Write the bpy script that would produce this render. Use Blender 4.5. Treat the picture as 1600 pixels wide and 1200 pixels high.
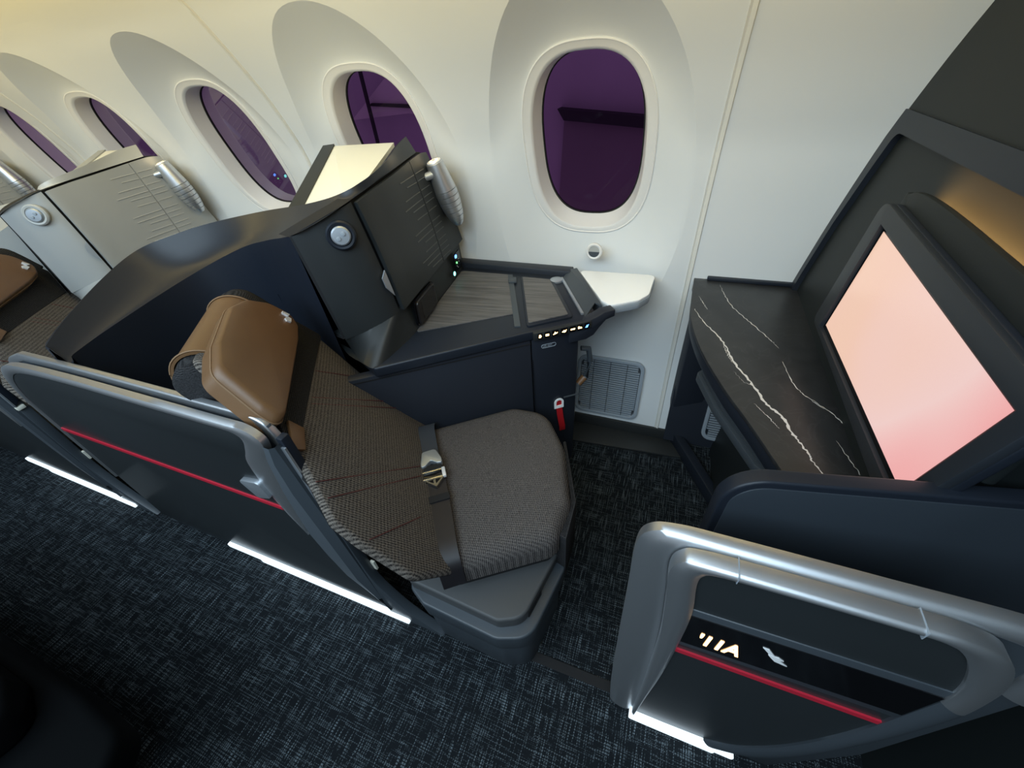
import bpy, bmesh, math, random
from mathutils import Vector, Matrix
for _o in list(bpy.data.objects): bpy.data.objects.remove(_o)
SC = bpy.context.scene
COL = SC.collection
V = Vector

# ------------------------------------------------------------------ camera
def look(pitch, yaw, roll):
    fw = V((math.sin(yaw)*math.cos(pitch), math.cos(yaw)*math.cos(pitch), -math.sin(pitch)))
    ri = V((math.cos(yaw), -math.sin(yaw), 0)); dn = fw.cross(ri)
    cr, sr = math.cos(roll), math.sin(roll)
    r2 = ri*cr - dn*sr; d2 = ri*sr + dn*cr
    return Matrix((r2, -d2, -fw)).transposed()
cam = bpy.data.cameras.new('camera'); cam_o = bpy.data.objects.new('camera', cam); COL.objects.link(cam_o)
cam.sensor_fit = 'HORIZONTAL'; cam.sensor_width = 36.0; cam.lens = 36.0*620.6223/1600.0
cam.clip_start = 0.02; cam.clip_end = 200
cam_o.matrix_world = Matrix.Translation((-0.0701, -1.3092, 1.3064)) @ look(0.6892, -0.4216, -0.0961).to_4x4()
SC.camera = cam_o

# ------------------------------------------------------------------ world, lights, exposure
W = bpy.data.worlds.new('world'); SC.world = W; W.use_nodes = True
W.node_tree.nodes['Background'].inputs[0].default_value = (0.80, 0.90, 1.0, 1)
W.node_tree.nodes['Background'].inputs[1].default_value = 0.28
SC.view_settings.view_transform = 'Standard'; SC.view_settings.look = 'None'
SC.view_settings.exposure = -0.15; SC.view_settings.gamma = 1.0; SC.view_settings.use_curve_mapping = False
def area(name, loc, target, sx, sy, power, col):
    l = bpy.data.lights.new(name, 'AREA'); l.shape = 'RECTANGLE'; l.size = sx; l.size_y = sy; l.energy = power; l.color = col
    o = bpy.data.objects.new(name, l); COL.objects.link(o); o.location = loc
    o.rotation_euler = (V(target)-V(loc)).to_track_quat('-Z', 'Y').to_euler()
    return o
area('ceiling_wash_light', (-0.5, -1.6, 2.15), (-0.5, -1.1, 0.0), 3.4, 0.5, 22.0, (0.72, 0.88, 1.0))
area('opposite_side_light', (-0.5, -2.5, 2.25), (-0.5, 0.0, 0.70), 4.2, 0.9, 84.0, (0.64, 0.84, 1.0))
area('sidewall_wash_light', (-1.7, -0.60, 1.585), (-1.7, -0.12, 1.30), 4.2, 0.06, 16.0, (1.0, 0.77, 0.28))

# ------------------------------------------------------------------ helpers
def new_bm(): return bmesh.new()
def finish(name, bm, mat, parent=None, smooth=35, bevel=0, seg=2, bang=40, recalc=True):
    """link a bmesh (built in world coordinates) as one mesh object under its thing"""
    if recalc: bmesh.ops.recalc_face_normals(bm, faces=bm.faces[:])
    if bevel:
        es = [e for e in bm.edges if len(e.link_faces) == 2 and e.calc_face_angle(0) > math.radians(bang)]
        if es: bmesh.ops.bevel(bm, geom=es, offset=bevel, segments=seg, affect='EDGES', profile=0.5, clamp_overlap=True)
    base = root_loc(parent)
    bmesh.ops.translate(bm, verts=bm.verts[:], vec=-base)
    me = bpy.data.meshes.new(name); bm.to_mesh(me); bm.free()
    if smooth:
        for p in me.polygons: p.use_smooth = True
        me.set_sharp_from_angle(angle=math.radians(smooth))
    me.materials.append(mat)
    o = bpy.data.objects.new(name, me); COL.objects.link(o)
    if parent is not None: o.parent = parent
    return o
def root_loc(p):
    v = V((0, 0, 0))
    while p is not None: v += p.location; p = p.parent
    return v
def thing(name, label, cat, loc=(0, 0, 0), group=None, kind=None):
    o = bpy.data.objects.new(name, None); COL.objects.link(o); o.location = loc
    o.empty_display_size = 0.05
    return tag(o, label, cat, group, kind)
def tag(o, label=None, cat=None, group=None, kind=None):
    if label: o['label'] = label
    if cat: o['category'] = cat
    if group: o['group'] = group
    if kind: o['kind'] = kind
    return o
def rebase(o, loc):
    """move a parentless mesh's origin to loc, keeping its shape in place"""
    loc = V(loc); o.data.transform(Matrix.Translation(-loc)); o.location = loc; return o
def copy_tree(o, shift, parent=None, swap=None):
    c = o.copy(); COL.objects.link(c)
    if parent is None: c.location = o.location + V(shift)
    else: c.parent = parent
    if swap and o.type == 'MESH' and o.data.materials and o.data.materials[0].name in swap:
        c.data = o.data.copy(); c.data.materials[0] = swap[o.data.materials[0].name]
    for ch in o.children: copy_tree(ch, shift, c, swap)
    return c
def catmull(P, n):
    P = [V(p) for p in P]; out = []; L = len(P)
    for i in range(L-1):
        p0 = P[i-1] if i > 0 else P[0]*2-P[1]; p1 = P[i]; p2 = P[i+1]; p3 = P[i+2] if i+2 < L else P[-1]*2-P[-2]
        for k in range(n):
            t = k/n
            out.append(0.5*((2*p1)+(p2-p0)*t+(2*p0-5*p1+4*p2-p3)*t*t+(-p0+3*p1-3*p2+p3)*t**3))
    out.append(P[-1]); return out
def rpoly(pts, r, n=5):
    """fillet the corners of a 2D polygon; r is a number or a list"""
    out = []; L = len(pts)
    for i in range(L):
        p = V(pts[i]); a = V(pts[i-1]); b = V(pts[(i+1) % L]); rr = r[i] if isinstance(r, (list, tuple)) else r
        if rr <= 0: out.append(tuple(p)); continue
        da = (a-p); db = (b-p); la, lb = da.length, db.length; da.normalize(); db.normalize()
        ang = da.angle(db)
        if ang > math.pi-0.02: out.append(tuple(p)); continue
        t = min(rr/math.tan(ang/2), la*0.48, lb*0.48); r2 = t*math.tan(ang/2)
        c = p+(da+db).normalized()*(r2/math.sin(ang/2))
        s = p+da*t-c; e = p+db*t-c
        a0 = math.atan2(s.y, s.x); a1 = math.atan2(e.y, e.x); d = a1-a0
        while d > math.pi: d -= 2*math.pi
        while d < -math.pi: d += 2*math.pi
        for k in range(n+1):
            t_ = a0+d*k/n; out.append((c.x+r2*math.cos(t_), c.y+r2*math.sin(t_)))
    return out
class Fr:
    """a local frame: origin + three axes"""
    def __init__(s, o, x, y, z): s.o = V(o); s.x = V(x).normalized(); s.y = V(y).normalized(); s.z = V(z).normalized()
    def __call__(s, a, b, c=0): return s.o+s.x*a+s.y*b+s.z*c
FZ = Fr((0, 0, 0), (1, 0, 0), (0, 1, 0), (0, 0, 1))            # plan view, extrude up
FY = Fr((0, 0, 0), (1, 0, 0), (0, 0, 1), (0, 1, 0))            # elevation in XZ, extrude outboard
FX = Fr((0, 0, 0), (0, 1, 0), (0, 0, 1), (1, 0, 0))            # elevation in YZ, extrude forward
def prism(bm, poly, c0, c1, fr=FZ, top=None):
    """extrude a 2D polygon between two depths; top: optional second outline"""
    t = top or poly
    a = [bm.verts.new(fr(p[0], p[1], c0)) for p in poly]; b = [bm.verts.new(fr(p[0], p[1], c1)) for p in t]
    bm.faces.new(a[::-1]); bm.faces.new(b)
    for i in range(len(a)):
        j = (i+1) % len(a); bm.faces.new((a[i], a[j], b[j], b[i]))
    return bm
def box(bm, lo, hi, fr=FZ):
    return prism(bm, [(lo[0], lo[1]), (hi[0], lo[1]), (hi[0], hi[1]), (lo[0], hi[1])], lo[2], hi[2], fr)
def band(bm, outer, inner, c0, c1, fr=FY, closed=False):
    """a strip between two matching 2D paths, extruded"""
    R = []
    for o_, i_ in zip(outer, inner):
        R.append([bm.verts.new(fr(*o_, c0)), bm.verts.new(fr(*i_, c0)), bm.verts.new(fr(*i_, c1)), bm.verts.new(fr(*o_, c1))])
    n = len(R)
    for k in range(n if closed else n-1):
        a, b = R[k], R[(k+1) % n]
        for q in range(4): bm.faces.new((a[q], a[(q+1) % 4], b[(q+1) % 4], b[q]))
    if not closed: bm.faces.new(R[0]); bm.faces.new(R[-1][::-1])
    return bm
def rband(bm, outer, inner, c_back, c_edge, crown, fr=FY, n=7):
    """a strip between two paths with a rounded front"""
    rows = []
    for o_, i_ in zip(outer, inner):
        o_, i_ = V(o_), V(i_); row = [fr(o_.x, o_.y, c_back)]
        for k in range(n+1):
            f = k/n; p = o_.lerp(i_, f); row.append(fr(p.x, p.y, c_edge+crown*math.sin(math.pi*f)**0.7))
        row.append(fr(i_.x, i_.y, c_back)); rows.append(row)
    loft(bm, rows, True, True); return bm
def loft(bm, rows, closed_u=False, cap=False):
    vs = [[bm.verts.new(p) for p in r] for r in rows]
    for i in range(len(vs)-1):
        a, b = vs[i], vs[i+1]; m = len(a)
        for j in range(m if closed_u else m-1):
            k = (j+1) % m; bm.faces.new((a[j], a[k], b[k], b[j]))
    if cap: bm.faces.new(vs[0][::-1]); bm.faces.new(vs[-1])
    return vs
def thicken(bm, d):
    """give an open sheet thickness d (along its normals)"""
    bmesh.ops.recalc_face_normals(bm, faces=bm.faces[:])
    bmesh.ops.solidify(bm, geom=bm.faces[:], thickness=d)
def offset_path(path, d):
    """offset an open 2D path to its left by d"""
    out = []; n = len(path)
    for i in range(n):
        a = V(path[max(0, i-1)]); b = V(path[min(n-1, i+1)]); t = (b-a).normalized(); nrm = V((-t.y, t.x))
        k = 1.0
        if 0 < i < n-1:
            t1 = (V(path[i])-V(path[i-1])).normalized(); n1 = V((-t1.y, t1.x)); k = 1/max(0.5, nrm.dot(n1))
        p = V(path[i])+nrm*d*k; out.append((p.x, p.y))
    return out
def tube(bm, path, r, n=10, fl=1.0):
    path = [V(p) for p in path]; rows = []; up = V((0, 0, 1))
    for i, p in enumerate(path):
        t = (path[min(i+1, len(path)-1)]-path[max(0, i-1)]).normalized()
        s = t.cross(up) if abs(t.z) < .98 else t.cross(V((1, 0, 0))); s.normalize(); q = s.cross(t)
        rr = r[i] if isinstance(r, (list, tuple)) else r
        rows.append([p+s*math.cos(2*math.pi*k/n)*rr+q*math.sin(2*math.pi*k/n)*rr*fl for k in range(n)])
    loft(bm, rows, True, True); return bm
def lathe(bm, prof, axis_o, axis_d, n=24):
    """revolve (radius, height) pairs about an axis"""
    d = V(axis_d).normalized(); s = d.orthogonal().normalized(); q = d.cross(s); o = V(axis_o)
    rows = [[o+d*h+(s*math.cos(2*math.pi*k/n)+q*math.sin(2*math.pi*k/n))*max(r, 1e-4) for k in range(n)] for r, h in prof]
    loft(bm, rows, True, True); return bm
def strip3(bm, path, width_dir, w, h, up):
    """flat ribbon of width w and thickness h along a 3D path"""
    path = [V(p) for p in path]; rows = []; wd = V(width_dir).normalized(); up = V(up).normalized()
    for p in path: rows.append([p-wd*w/2, p+wd*w/2, p+wd*w/2+up*h, p-wd*w/2+up*h])
    loft(bm, rows, True, True); return bm
def pillow(bm, outline, fr, t0, t1, edge=0.03, rings=5, sag=0.0):
    """a soft slab: outline in the frame plane, back at t0, domed front at t1"""
    cx = sum(p[0] for p in outline)/len(outline); cy = sum(p[1] for p in outline)/len(outline)
    rows = [[fr(p[0], p[1], t0) for p in outline]]
    ext = max(max(abs(p[0]-cx), abs(p[1]-cy)) for p in outline); ei = edge/ext
    h = t1-t0; e = min(edge, h)
    rows.append([fr(p[0], p[1], t1-e) for p in outline])
    for k in range(1, rings+1):
        a = math.pi/2*k/rings; s = 1-ei*(1-math.cos(a)); z = t1-e+e*math.sin(a)
        rows.append([fr(cx+(p[0]-cx)*s, cy+(p[1]-cy)*s, z) for p in outline])
    for f in (0.75, 0.45, 0.15):
        s = (1-ei)*f; rows.append([fr(cx+(p[0]-cx)*s, cy+(p[1]-cy)*s, t1+sag*(1-f*f)) for p in outline])
    loft(bm, rows, True, True); return bm
def text_mesh(name, s, size, fr, depth, mat, parent, italic=0.0, extr=0.0006, align='LEFT', sx=1.0):
    cu = bpy.data.curves.new(name, 'FONT'); cu.body = s; cu.size = size; cu.align_x = align; cu.extrude = extr; cu.shear = italic; cu.offset = 0.0013 if size > .02 else 0
    to = bpy.data.objects.new(name, cu); COL.objects.link(to)
    dg = bpy.context.evaluated_depsgraph_get(); me = bpy.data.meshes.new_from_object(to.evaluated_get(dg))
    bpy.data.objects.remove(to); bpy.data.curves.remove(cu)
    base = root_loc(parent)
    for v in me.vertices: v.co = fr(v.co.x*sx, v.co.y, depth+v.co.z)-base
    me.materials.clear(); me.materials.append(mat); me.name = name
    o = bpy.data.objects.new(name, me); COL.objects.link(o); o.parent = parent; return o

# ------------------------------------------------------------------ materials
MATS = {}
def mat(name, col, rough=0.5, metal=0.0, spec=0.5, bump=0.0, bscale=200.0, coat=0.0, emit=None, estr=0.0, var=0.0, vscale=6.0):
    m = bpy.data.materials.new(name); m.use_nodes = True; nt = m.node_tree; b = nt.nodes['Principled BSDF']
    b.inputs['Base Color'].default_value = (*col, 1); b.inputs['Roughness'].default_value = rough; b.inputs['Metallic'].default_value = metal
    b.inputs['Specular IOR Level'].default_value = spec; b.inputs['Coat Weight'].default_value = coat
    if emit: b.inputs['Emission Color'].default_value = (*emit, 1); b.inputs['Emission Strength'].default_value = estr
    if bump or var:
        tc = nt.nodes.new('ShaderNodeTexCoord')
    if bump:
        nz = nt.nodes.new('ShaderNodeTexNoise'); nz.inputs['Scale'].default_value = bscale; nz.inputs['Detail'].default_value = 3
        bp = nt.nodes.new('ShaderNodeBump'); bp.inputs['Strength'].default_value = bump; bp.inputs['Distance'].default_value = 0.002
        nt.links.new(tc.outputs['Object'], nz.inputs['Vector']); nt.links.new(nz.outputs['Fac'], bp.inputs['Height']); nt.links.new(bp.outputs['Normal'], b.inputs['Normal'])
    if var:
        n2 = nt.nodes.new('ShaderNodeTexNoise'); n2.inputs['Scale'].default_value = vscale; n2.inputs['Detail'].default_value = 4
        mx = nt.nodes.new('ShaderNodeMix'); mx.data_type = 'RGBA'
        mx.inputs['A'].default_value = (*[c*(1-var) for c in col], 1); mx.inputs['B'].default_value = (*[min(1, c*(1+var)) for c in col], 1)
        nt.links.new(tc.outputs['Object'], n2.inputs['Vector']); nt.links.new(n2.outputs['Fac'], mx.inputs['Factor']); nt.links.new(mx.outputs['Result'], b.inputs['Base Color'])
    MATS[name] = m; return m
class NT:
    """tiny node-tree writer for the patterned materials"""
    def __init__(s, name):
        s.m = bpy.data.materials.new(name); s.m.use_nodes = True; s.t = s.m.node_tree; s.b = s.t.nodes['Principled BSDF']; MATS[name] = s.m
        s.tc = s.t.nodes.new('ShaderNodeTexCoord')
    def put(s, i, v):
        if hasattr(v, 'is_linked') or hasattr(v, 'links'): s.t.links.new(v, i)
        else: i.default_value = v
    def math(s, op, a, b=0.0, c=0.0):
        n = s.t.nodes.new('ShaderNodeMath'); n.operation = op; s.put(n.inputs[0], a); s.put(n.inputs[1], b)
        if op in ('MULTIPLY_ADD', 'SMOOTH_MIN'): s.put(n.inputs[2], c)
        return n.outputs[0]
    def dot(s, v, d):
        n = s.t.nodes.new('ShaderNodeVectorMath'); n.operation = 'DOT_PRODUCT'; s.put(n.inputs[0], v); n.inputs[1].default_value = d; return n.outputs['Value']
    def mapv(s, v, sc, rot=(0, 0, 0)):
        n = s.t.nodes.new('ShaderNodeMapping'); s.put(n.inputs[0], v); n.inputs['Rotation'].default_value = rot; n.inputs['Scale'].default_value = sc; return n.outputs[0]
    def noise(s, v, sc, det=2.0, dist=0.0, rough=0.5):
        n = s.t.nodes.new('ShaderNodeTexNoise'); s.put(n.inputs['Vector'], v); n.inputs['Scale'].default_value = sc; n.inputs['Detail'].default_value = det
        n.inputs['Distortion'].default_value = dist; n.inputs['Roughness'].default_value = rough; return n.outputs['Fac']
    def ramp(s, f, stops):
        n = s.t.nodes.new('ShaderNodeValToRGB'); s.put(n.inputs[0], f); e = n.color_ramp.elements
        while len(e) < len(stops): e.new(0.5)
        for k, (p, c) in enumerate(stops): e[k].position = p; e[k].color = (*c, 1) if len(c) == 3 else c
        return n.outputs['Color']
    def mix(s, f, a, b):
        n = s.t.nodes.new('ShaderNodeMix'); n.data_type = 'RGBA'; s.put(n.inputs['Factor'], f)
        for key, v in (('A', a), ('B', b)):
            if isinstance(v, tuple): n.inputs[key].default_value = (*v, 1)
            else: s.t.links.new(v, n.inputs[key])
        return n.outputs['Result']
    def col(s, c): s.put(s.b.inputs['Base Color'], c if not isinstance(c, tuple) else (*c, 1))
    def bump(s, h, st, d=0.002):
        n = s.t.nodes.new('ShaderNodeBump'); n.inputs['Strength'].default_value = st; n.inputs['Distance'].default_value = d; s.put(n.inputs['Height'], h); s.t.links.new(n.outputs[0], s.b.inputs['Normal'])
    def step(s, v, thr): return s.math('GREATER_THAN', v, thr)
YAW = math.radians(37); SU = V((math.cos(YAW), math.sin(YAW), 0)); SW = V((math.sin(YAW), -math.cos(YAW), 0))

M_wall = mat('sidewall_plastic', (0.70, 0.715, 0.71), 0.55, bump=0.05, bscale=900)
M_trim = mat('window_trim_plastic', (0.72, 0.71, 0.69), 0.4)
M_seam = mat('seam_bead_plastic', (0.66, 0.65, 0.60), 0.5)
M_dark = mat('cabinet_charcoal', (0.017, 0.020, 0.021), 0.5, bump=0.05, bscale=1200)
M_shell = mat('shell_navy', (0.010, 0.014, 0.023), 0.42)
M_rim = mat('rim_navy', (0.013, 0.017, 0.025), 0.40, spec=0.35)
M_fascia = mat('fascia_navy', (0.016, 0.020, 0.029), 0.5)
M_grey = mat('armrest_grey', (0.055, 0.058, 0.06), 0.55, bump=0.1, bscale=900)
M_lgrey = mat('pale_grey_plastic', (0.36, 0.365, 0.35), 0.5)
M_lrim = mat('pale_grey_rim', (0.46, 0.46, 0.43), 0.42)
M_alu = mat('brushed_aluminium', (0.64, 0.66, 0.68), 0.37, metal=0.92, bump=0.03, bscale=300)
M_alu2 = mat('satin_aluminium', (0.50, 0.54, 0.58), 0.45, metal=0.8)
M_panel = mat('door_skin_charcoal', (0.022, 0.026, 0.028), 0.36)
M_line = mat('embossed_edge', (0.075, 0.080, 0.080), 0.45)
M_bulk = mat('bulkhead_charcoal', (0.011, 0.014, 0.0145), 0.5, spec=0.3)
M_post = mat('post_slate', (0.045, 0.055, 0.065), 0.42)
M_red = mat('red_pinstripe', (0.52, 0.018, 0.040), 0.4)
M_led = mat('lit_strip', (0.9, 0.95, 1.0), 0.4, emit=(0.80, 0.93, 1.0), estr=1.15)
M_black = mat('gloss_black', (0.004, 0.004, 0.005), 0.12)
M_void = mat('matte_black', (0.006, 0.006, 0.007), 0.8)
M_cream = mat('cream_lid', (0.80, 0.78, 0.66), 0.5)
M_white = mat('white_solid_surface', (0.95, 0.95, 0.94), 0.3)
M_leather = mat('tan_leather', (0.155, 0.080, 0.034), 0.42, bump=0.12, bscale=700, var=0.12, vscale=9)
M_thread = mat('leather_thread', (0.20, 0.115, 0.055), 0.7)
M_stitch = mat('red_stitch', (0.10, 0.022, 0.020), 0.8)
M_belt = mat('belt_webbing', (0.014, 0.012, 0.014), 0.45, bump=0.2, bscale=1500)
M_belt2 = mat('belt_webbing_blue', (0.030, 0.036, 0.046), 0.7, bump=0.3, bscale=1500)
M_silver = mat('silver_tag', (0.80, 0.81, 0.83), 0.35, metal=0.3)
M_gold = mat('buckle_steel', (0.62, 0.60, 0.54), 0.25, metal=1.0)
M_vent = mat('grille_grey', (0.30, 0.34, 0.38), 0.5)
M_ventd = mat('grille_shadow', (0.05, 0.055, 0.06), 0.8)
M_tagred = mat('red_fabric_tab', (0.45, 0.01, 0.015), 0.5)
M_or = mat('amber_icon', (1, .8, .5), 0.5, emit=(1.0, 0.62, 0.25), estr=5.0)
M_num = mat('amber_numeral', (1, .8, .5), 0.5, emit=(1.0, 0.52, 0.20), estr=4.0)
M_blue = mat('blue_icon', (.2, .4, 1), 0.5, emit=(0.10, 0.32, 1.0), estr=5.0)
M_green = mat('green_led', (.2, 1, .3), 0.5, emit=(0.15, 1.0, 0.2), estr=4.0)
M_teal = mat('teal_led', (.2, 1, .9), 0.5, emit=(0.25, 1.0, 0.9), estr=4.0)
M_lens = mat('lamp_lens', (1, .9, .7), 0.4, emit=(1.0, 0.66, 0.25), estr=1.8)
M_sill = mat('sill_dark', (0.025, 0.027, 0.027), 0.5)
M_bin = mat('overhead_bin_plastic', (0.55, 0.50, 0.42), 0.5)
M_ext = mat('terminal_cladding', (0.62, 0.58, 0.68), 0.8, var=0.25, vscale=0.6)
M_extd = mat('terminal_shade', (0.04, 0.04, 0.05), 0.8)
M_exl = mat('terminal_panel', (0.85, 0.85, 0.86), 0.8)

# carpet: a dark ground crossed by broken pale threads both ways
n = NT('carpet_crosshatch'); P = n.tc.outputs['Object']
def threads(n, P, a, b, thr):
    st = n.step(n.noise(n.mapv(P, (a, b, 1)), 1.0, 1.0), thr); return st
s1 = threads(n, P, 15, 400, 0.605); s2 = threads(n, P, 400, 15, 0.605)
sx = n.t.nodes.new('ShaderNodeSeparateXYZ'); n.t.links.new(P, sx.inputs[0])
d1 = n.step(n.math('SINE', n.math('MULTIPLY', sx.outputs[0], 1050.0)), -0.35); d2 = n.step(n.math('SINE', n.math('MULTIPLY', sx.outputs[1], 1050.0)), -0.35)
pt = n.noise(P, 7.0, 2.0)
k1 = n.math('MULTIPLY', n.math('MULTIPLY', s1, d1), n.math('MULTIPLY', pt, 1.1)); k2 = n.math('MULTIPLY', n.math('MULTIPLY', s2, d2), n.math('SUBTRACT', 1.25, pt))
fine = n.math('MULTIPLY', n.noise(P, 420.0, 2.0), 0.10)
f = n.math('ADD', n.math('MAXIMUM', k1, k2), fine)
n.col(n.ramp(f, [(0.0, (0.007, 0.009, 0.011)), (0.15, (0.012, 0.015, 0.018)), (0.95, (0.135, 0.165, 0.185))])); n.b.inputs['Roughness'].default_value = 0.9; n.b.inputs['Specular IOR Level'].default_value = 0.1
n.bump(f, 0.6, 0.003); M_carpet = n.m
# tweed: fine ribs of beige and black yarn
def tweed(name, rib_dir, cross, dark, light, freq=1500.0, mixamt=0.5):
    n = NT(name); P = n.tc.outputs['Object']
    wob = n.math('MULTIPLY', n.noise(P, 90.0, 2.0), 3.0)
    r = n.math('SINE', n.math('ADD', n.math('MULTIPLY', n.dot(P, tuple(rib_dir)), freq), wob)); c = n.math('SINE', n.math('MULTIPLY', n.dot(P, tuple(cross)), freq*0.8))
    v = n.math('ADD', n.math('MULTIPLY', r, 0.18), n.math('MULTIPLY', c, 0.09)); v = n.math('ADD', v, n.math('MULTIPLY', n.noise(P, 450.0, 3.0), 0.95)); 
    n.col(n.ramp(v, [(0.18, dark), (0.82, light)])); n.b.inputs['Roughness'].default_value = 0.9; n.b.inputs['Specular IOR Level'].default_value = 0.15
    n.bump(v, 0.5, 0.002); return n.m
M_tweed = tweed('backrest_tweed', SW, (0, 0, 1), (0.012, 0.011, 0.011), (0.205, 0.180, 0.155), 1150.0)
M_tweed2 = tweed('cushion_tweed', SU+SW*0.6, SW-SU*0.4, (0.014, 0.013, 0.014), (0.165, 0.148, 0.138), 1250.0)
M_knit = tweed('charcoal_knit', (0, 0, 1), SW, (0.006, 0.006, 0.007), (0.045, 0.045, 0.047), 2000.0)
# grey-brown wood grain along X
n = NT('grey_wood'); P = n.mapv(n.tc.outputs['Object'], (1, 1, 1), (0, 0, -0.10)); g = n.noise(n.mapv(P, (5, 110, 40)), 1.0, 5.0, 0.4)
g2 = n.noise(n.mapv(P, (14, 420, 100)), 1.0, 3.0)
v = n.math('ADD', n.math('MULTIPLY', g, 0.7), n.math('MULTIPLY', g2, 0.4))
n.col(n.ramp(v, [(0.30, (0.034, 0.032, 0.031)), (0.52, (0.100, 0.095, 0.092)), (0.75, (0.160, 0.153, 0.148))])); n.b.inputs['Roughness'].default_value = 0.5; n.bump(v, 0.25); M_wood = n.m
# black marble
n = NT('black_marble'); P = n.tc.outputs['Object']; c0 = n.noise(P, 9.0, 5.0, 1.5); vn = n.math('ABSOLUTE', n.math('SUBTRACT', n.noise(P, 5.0, 4.0, 2.0), 0.5))
ve = n.ramp(vn, [(0.0, (0.028, 0.027, 0.026)), (0.012, (0.0, 0.0, 0.0))]); base = n.ramp(c0, [(0.3, (0.016, 0.017, 0.019)), (0.8, (0.028, 0.029, 0.031))])
ad = n.t.nodes.new('ShaderNodeMix'); ad.data_type = 'RGBA'; ad.blend_type = 'ADD'; ad.inputs['Factor'].default_value = 0.35
n.t.links.new(base, ad.inputs['A']); n.t.links.new(ve, ad.inputs['B']); n.col(ad.outputs['Result']); n.b.inputs['Roughness'].default_value = 0.42; M_marble = n.m
M_vein = mat('marble_vein', (0.62, 0.60, 0.57), 0.3)
# screen: a soft peach to pink picture
n = NT('screen_picture'); sx = n.t.nodes.new('ShaderNodeSeparateXYZ'); n.t.links.new(n.tc.outputs['Object'], sx.inputs[0])
f = n.math('ADD', n.math('MULTIPLY', sx.outputs[1], -1.15), n.math('MULTIPLY', n.math('SUBTRACT', n.noise(n.tc.outputs['Object'], 3.0, 1.0), 0.5), 0.8))
f = n.math('ADD', f, 0.48)
cl = n.ramp(f, [(0.0, (1.0, 0.70, 0.46)), (0.35, (1.0, 0.66, 0.52)), (0.62, (1.0, 0.70, 0.66)), (0.80, (1.0, 0.42, 0.42)), (1.0, (1.0, 0.66, 0.60))])
n.col((0.02, 0.02, 0.02)); n.t.links.new(cl, n.b.inputs['Emission Color']); n.b.inputs['Emission Strength'].default_value = 0.95; n.b.inputs['Roughness'].default_value = 0.25; M_screen = n.m
# dimmed window: purple tinted, mostly see-through, with a glossy face
m = bpy.data.materials.new('dimmed_window_glass'); m.use_nodes = True; nt = m.node_tree; nt.nodes.remove(nt.nodes['Principled BSDF'])
tr = nt.nodes.new('ShaderNodeBsdfTransparent'); tr.inputs[0].default_value = (0.42, 0.17, 0.40, 1); gl = nt.nodes.new('ShaderNodeBsdfGlossy'); gl.inputs['Roughness'].default_value = 0.02; gl.inputs[0].default_value = (0.8, 0.8, 0.85, 1)
fr_ = nt.nodes.new('ShaderNodeFresnel'); fr_.inputs[0].default_value = 1.25; mxs = nt.nodes.new('ShaderNodeMixShader')
mh = nt.nodes.new('ShaderNodeMath'); mh.operation = 'MULTIPLY'; mh.inputs[1].default_value = 0.22; nt.links.new(fr_.outputs[0], mh.inputs[0]); nt.links.new(mh.outputs[0], mxs.inputs[0]); nt.links.new(tr.outputs[0], mxs.inputs[1]); nt.links.new(gl.outputs[0], mxs.inputs[2]); nt.links.new(mxs.outputs[0], nt.nodes['Material Output'].inputs[0]); M_glass = m

# ------------------------------------------------------------------ the setting
PZ = [-.1, 0, .08, .3, .5, .7, .9, 1.063, 1.134, 1.25, 1.344, 1.43, 1.485, 1.6]
PY = [-.07, -.05, -.03, .02, .035, .035, .02, -.008, -.030, -.082, -.14, -.200, -.244, -.36]
_pz = catmull([(z, y, 0) for z, y in zip(PZ, PY)], 8)
def wy(z):
    for a, b in zip(_pz, _pz[1:]):
        if a.x <= z <= b.x: return a.y+(b.y-a.y)*(z-a.x)/(b.x-a.x)
    return _pz[-1].y
PITCH = 0.7015; WX = [-0.351-PITCH*k for k in range(6)]; ZC = 1.0675; LEAN = math.tan(0.29)
def win_plane(z): return 0.018-(z-ZC)*LEAN
def sup(a, b, n, t):
    c, s = math.cos(t), math.sin(t)
    return math.copysign(abs(c)**(2/n), c)*a, math.copysign(abs(s)**(2/n), s)*b
NT_ = 96
def window_part(bm, xc, x0, x1):
    """one window bay of a sidewall panel: scooped oval round the window, then the plain wall out to the panel edges"""
    z0, z1 = 0.05, 1.50; zo = 0.94
    rows = []
    corner = [(x1, z1), (x0, z1), (x0, z0), (x1, z0)]
    ovals = []; rects = []; rings = []
    for k in range(NT_):
        t = 2*math.pi*k/NT_
        a, b = sup(0.190, 0.254, 2.7, t); rings.append((xc+a, ZC+b))
        a, b = sup(0.305, 0.510, 2.15, t); ovals.append((xc+a, zo+b))
        dx, dz = a, b
        s = min(((x1-xc) if dx > 0 else (xc-x0))/max(abs(dx), 1e-6), ((z1-zo) if dz > 0 else (zo-z0))/max(abs(dz), 1e-6))
        rects.append([xc+dx*s, zo+dz*s])
    for c in corner:
        i = min(range(NT_), key=lambda q: (rects[q][0]-c[0])**2+(rects[q][1]-c[1])**2); rects[i] = list(c)
    R = 10
    for q in range(R+1):
        f = q/R; row = []
        for (ax, az), (bx, bz) in zip(rings, ovals):
            x = ax+(bx-ax)*f; z = az+(bz-az)*f; ya = win_plane(az); yb = wy(bz)
            g = f**1.35; row.append(V((x, ya+(yb-ya)*g, z)))
        rows.append(row)
    for q in range(1, 8):
        f = q/7; row = []
        for (ax, az), (bx, bz) in zip(ovals, rects):
            z = az+(bz-az)*f; row.append(V((ax+(bx-ax)*f, wy(z), z)))
        rows.append(row)
    loft(bm, rows, True)
wall = tag(bpy.data.objects.new('wall_left', None), 'cream moulded cabin sidewall with scooped window bays', None, None, 'structure'); COL.objects.link(wall)
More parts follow.
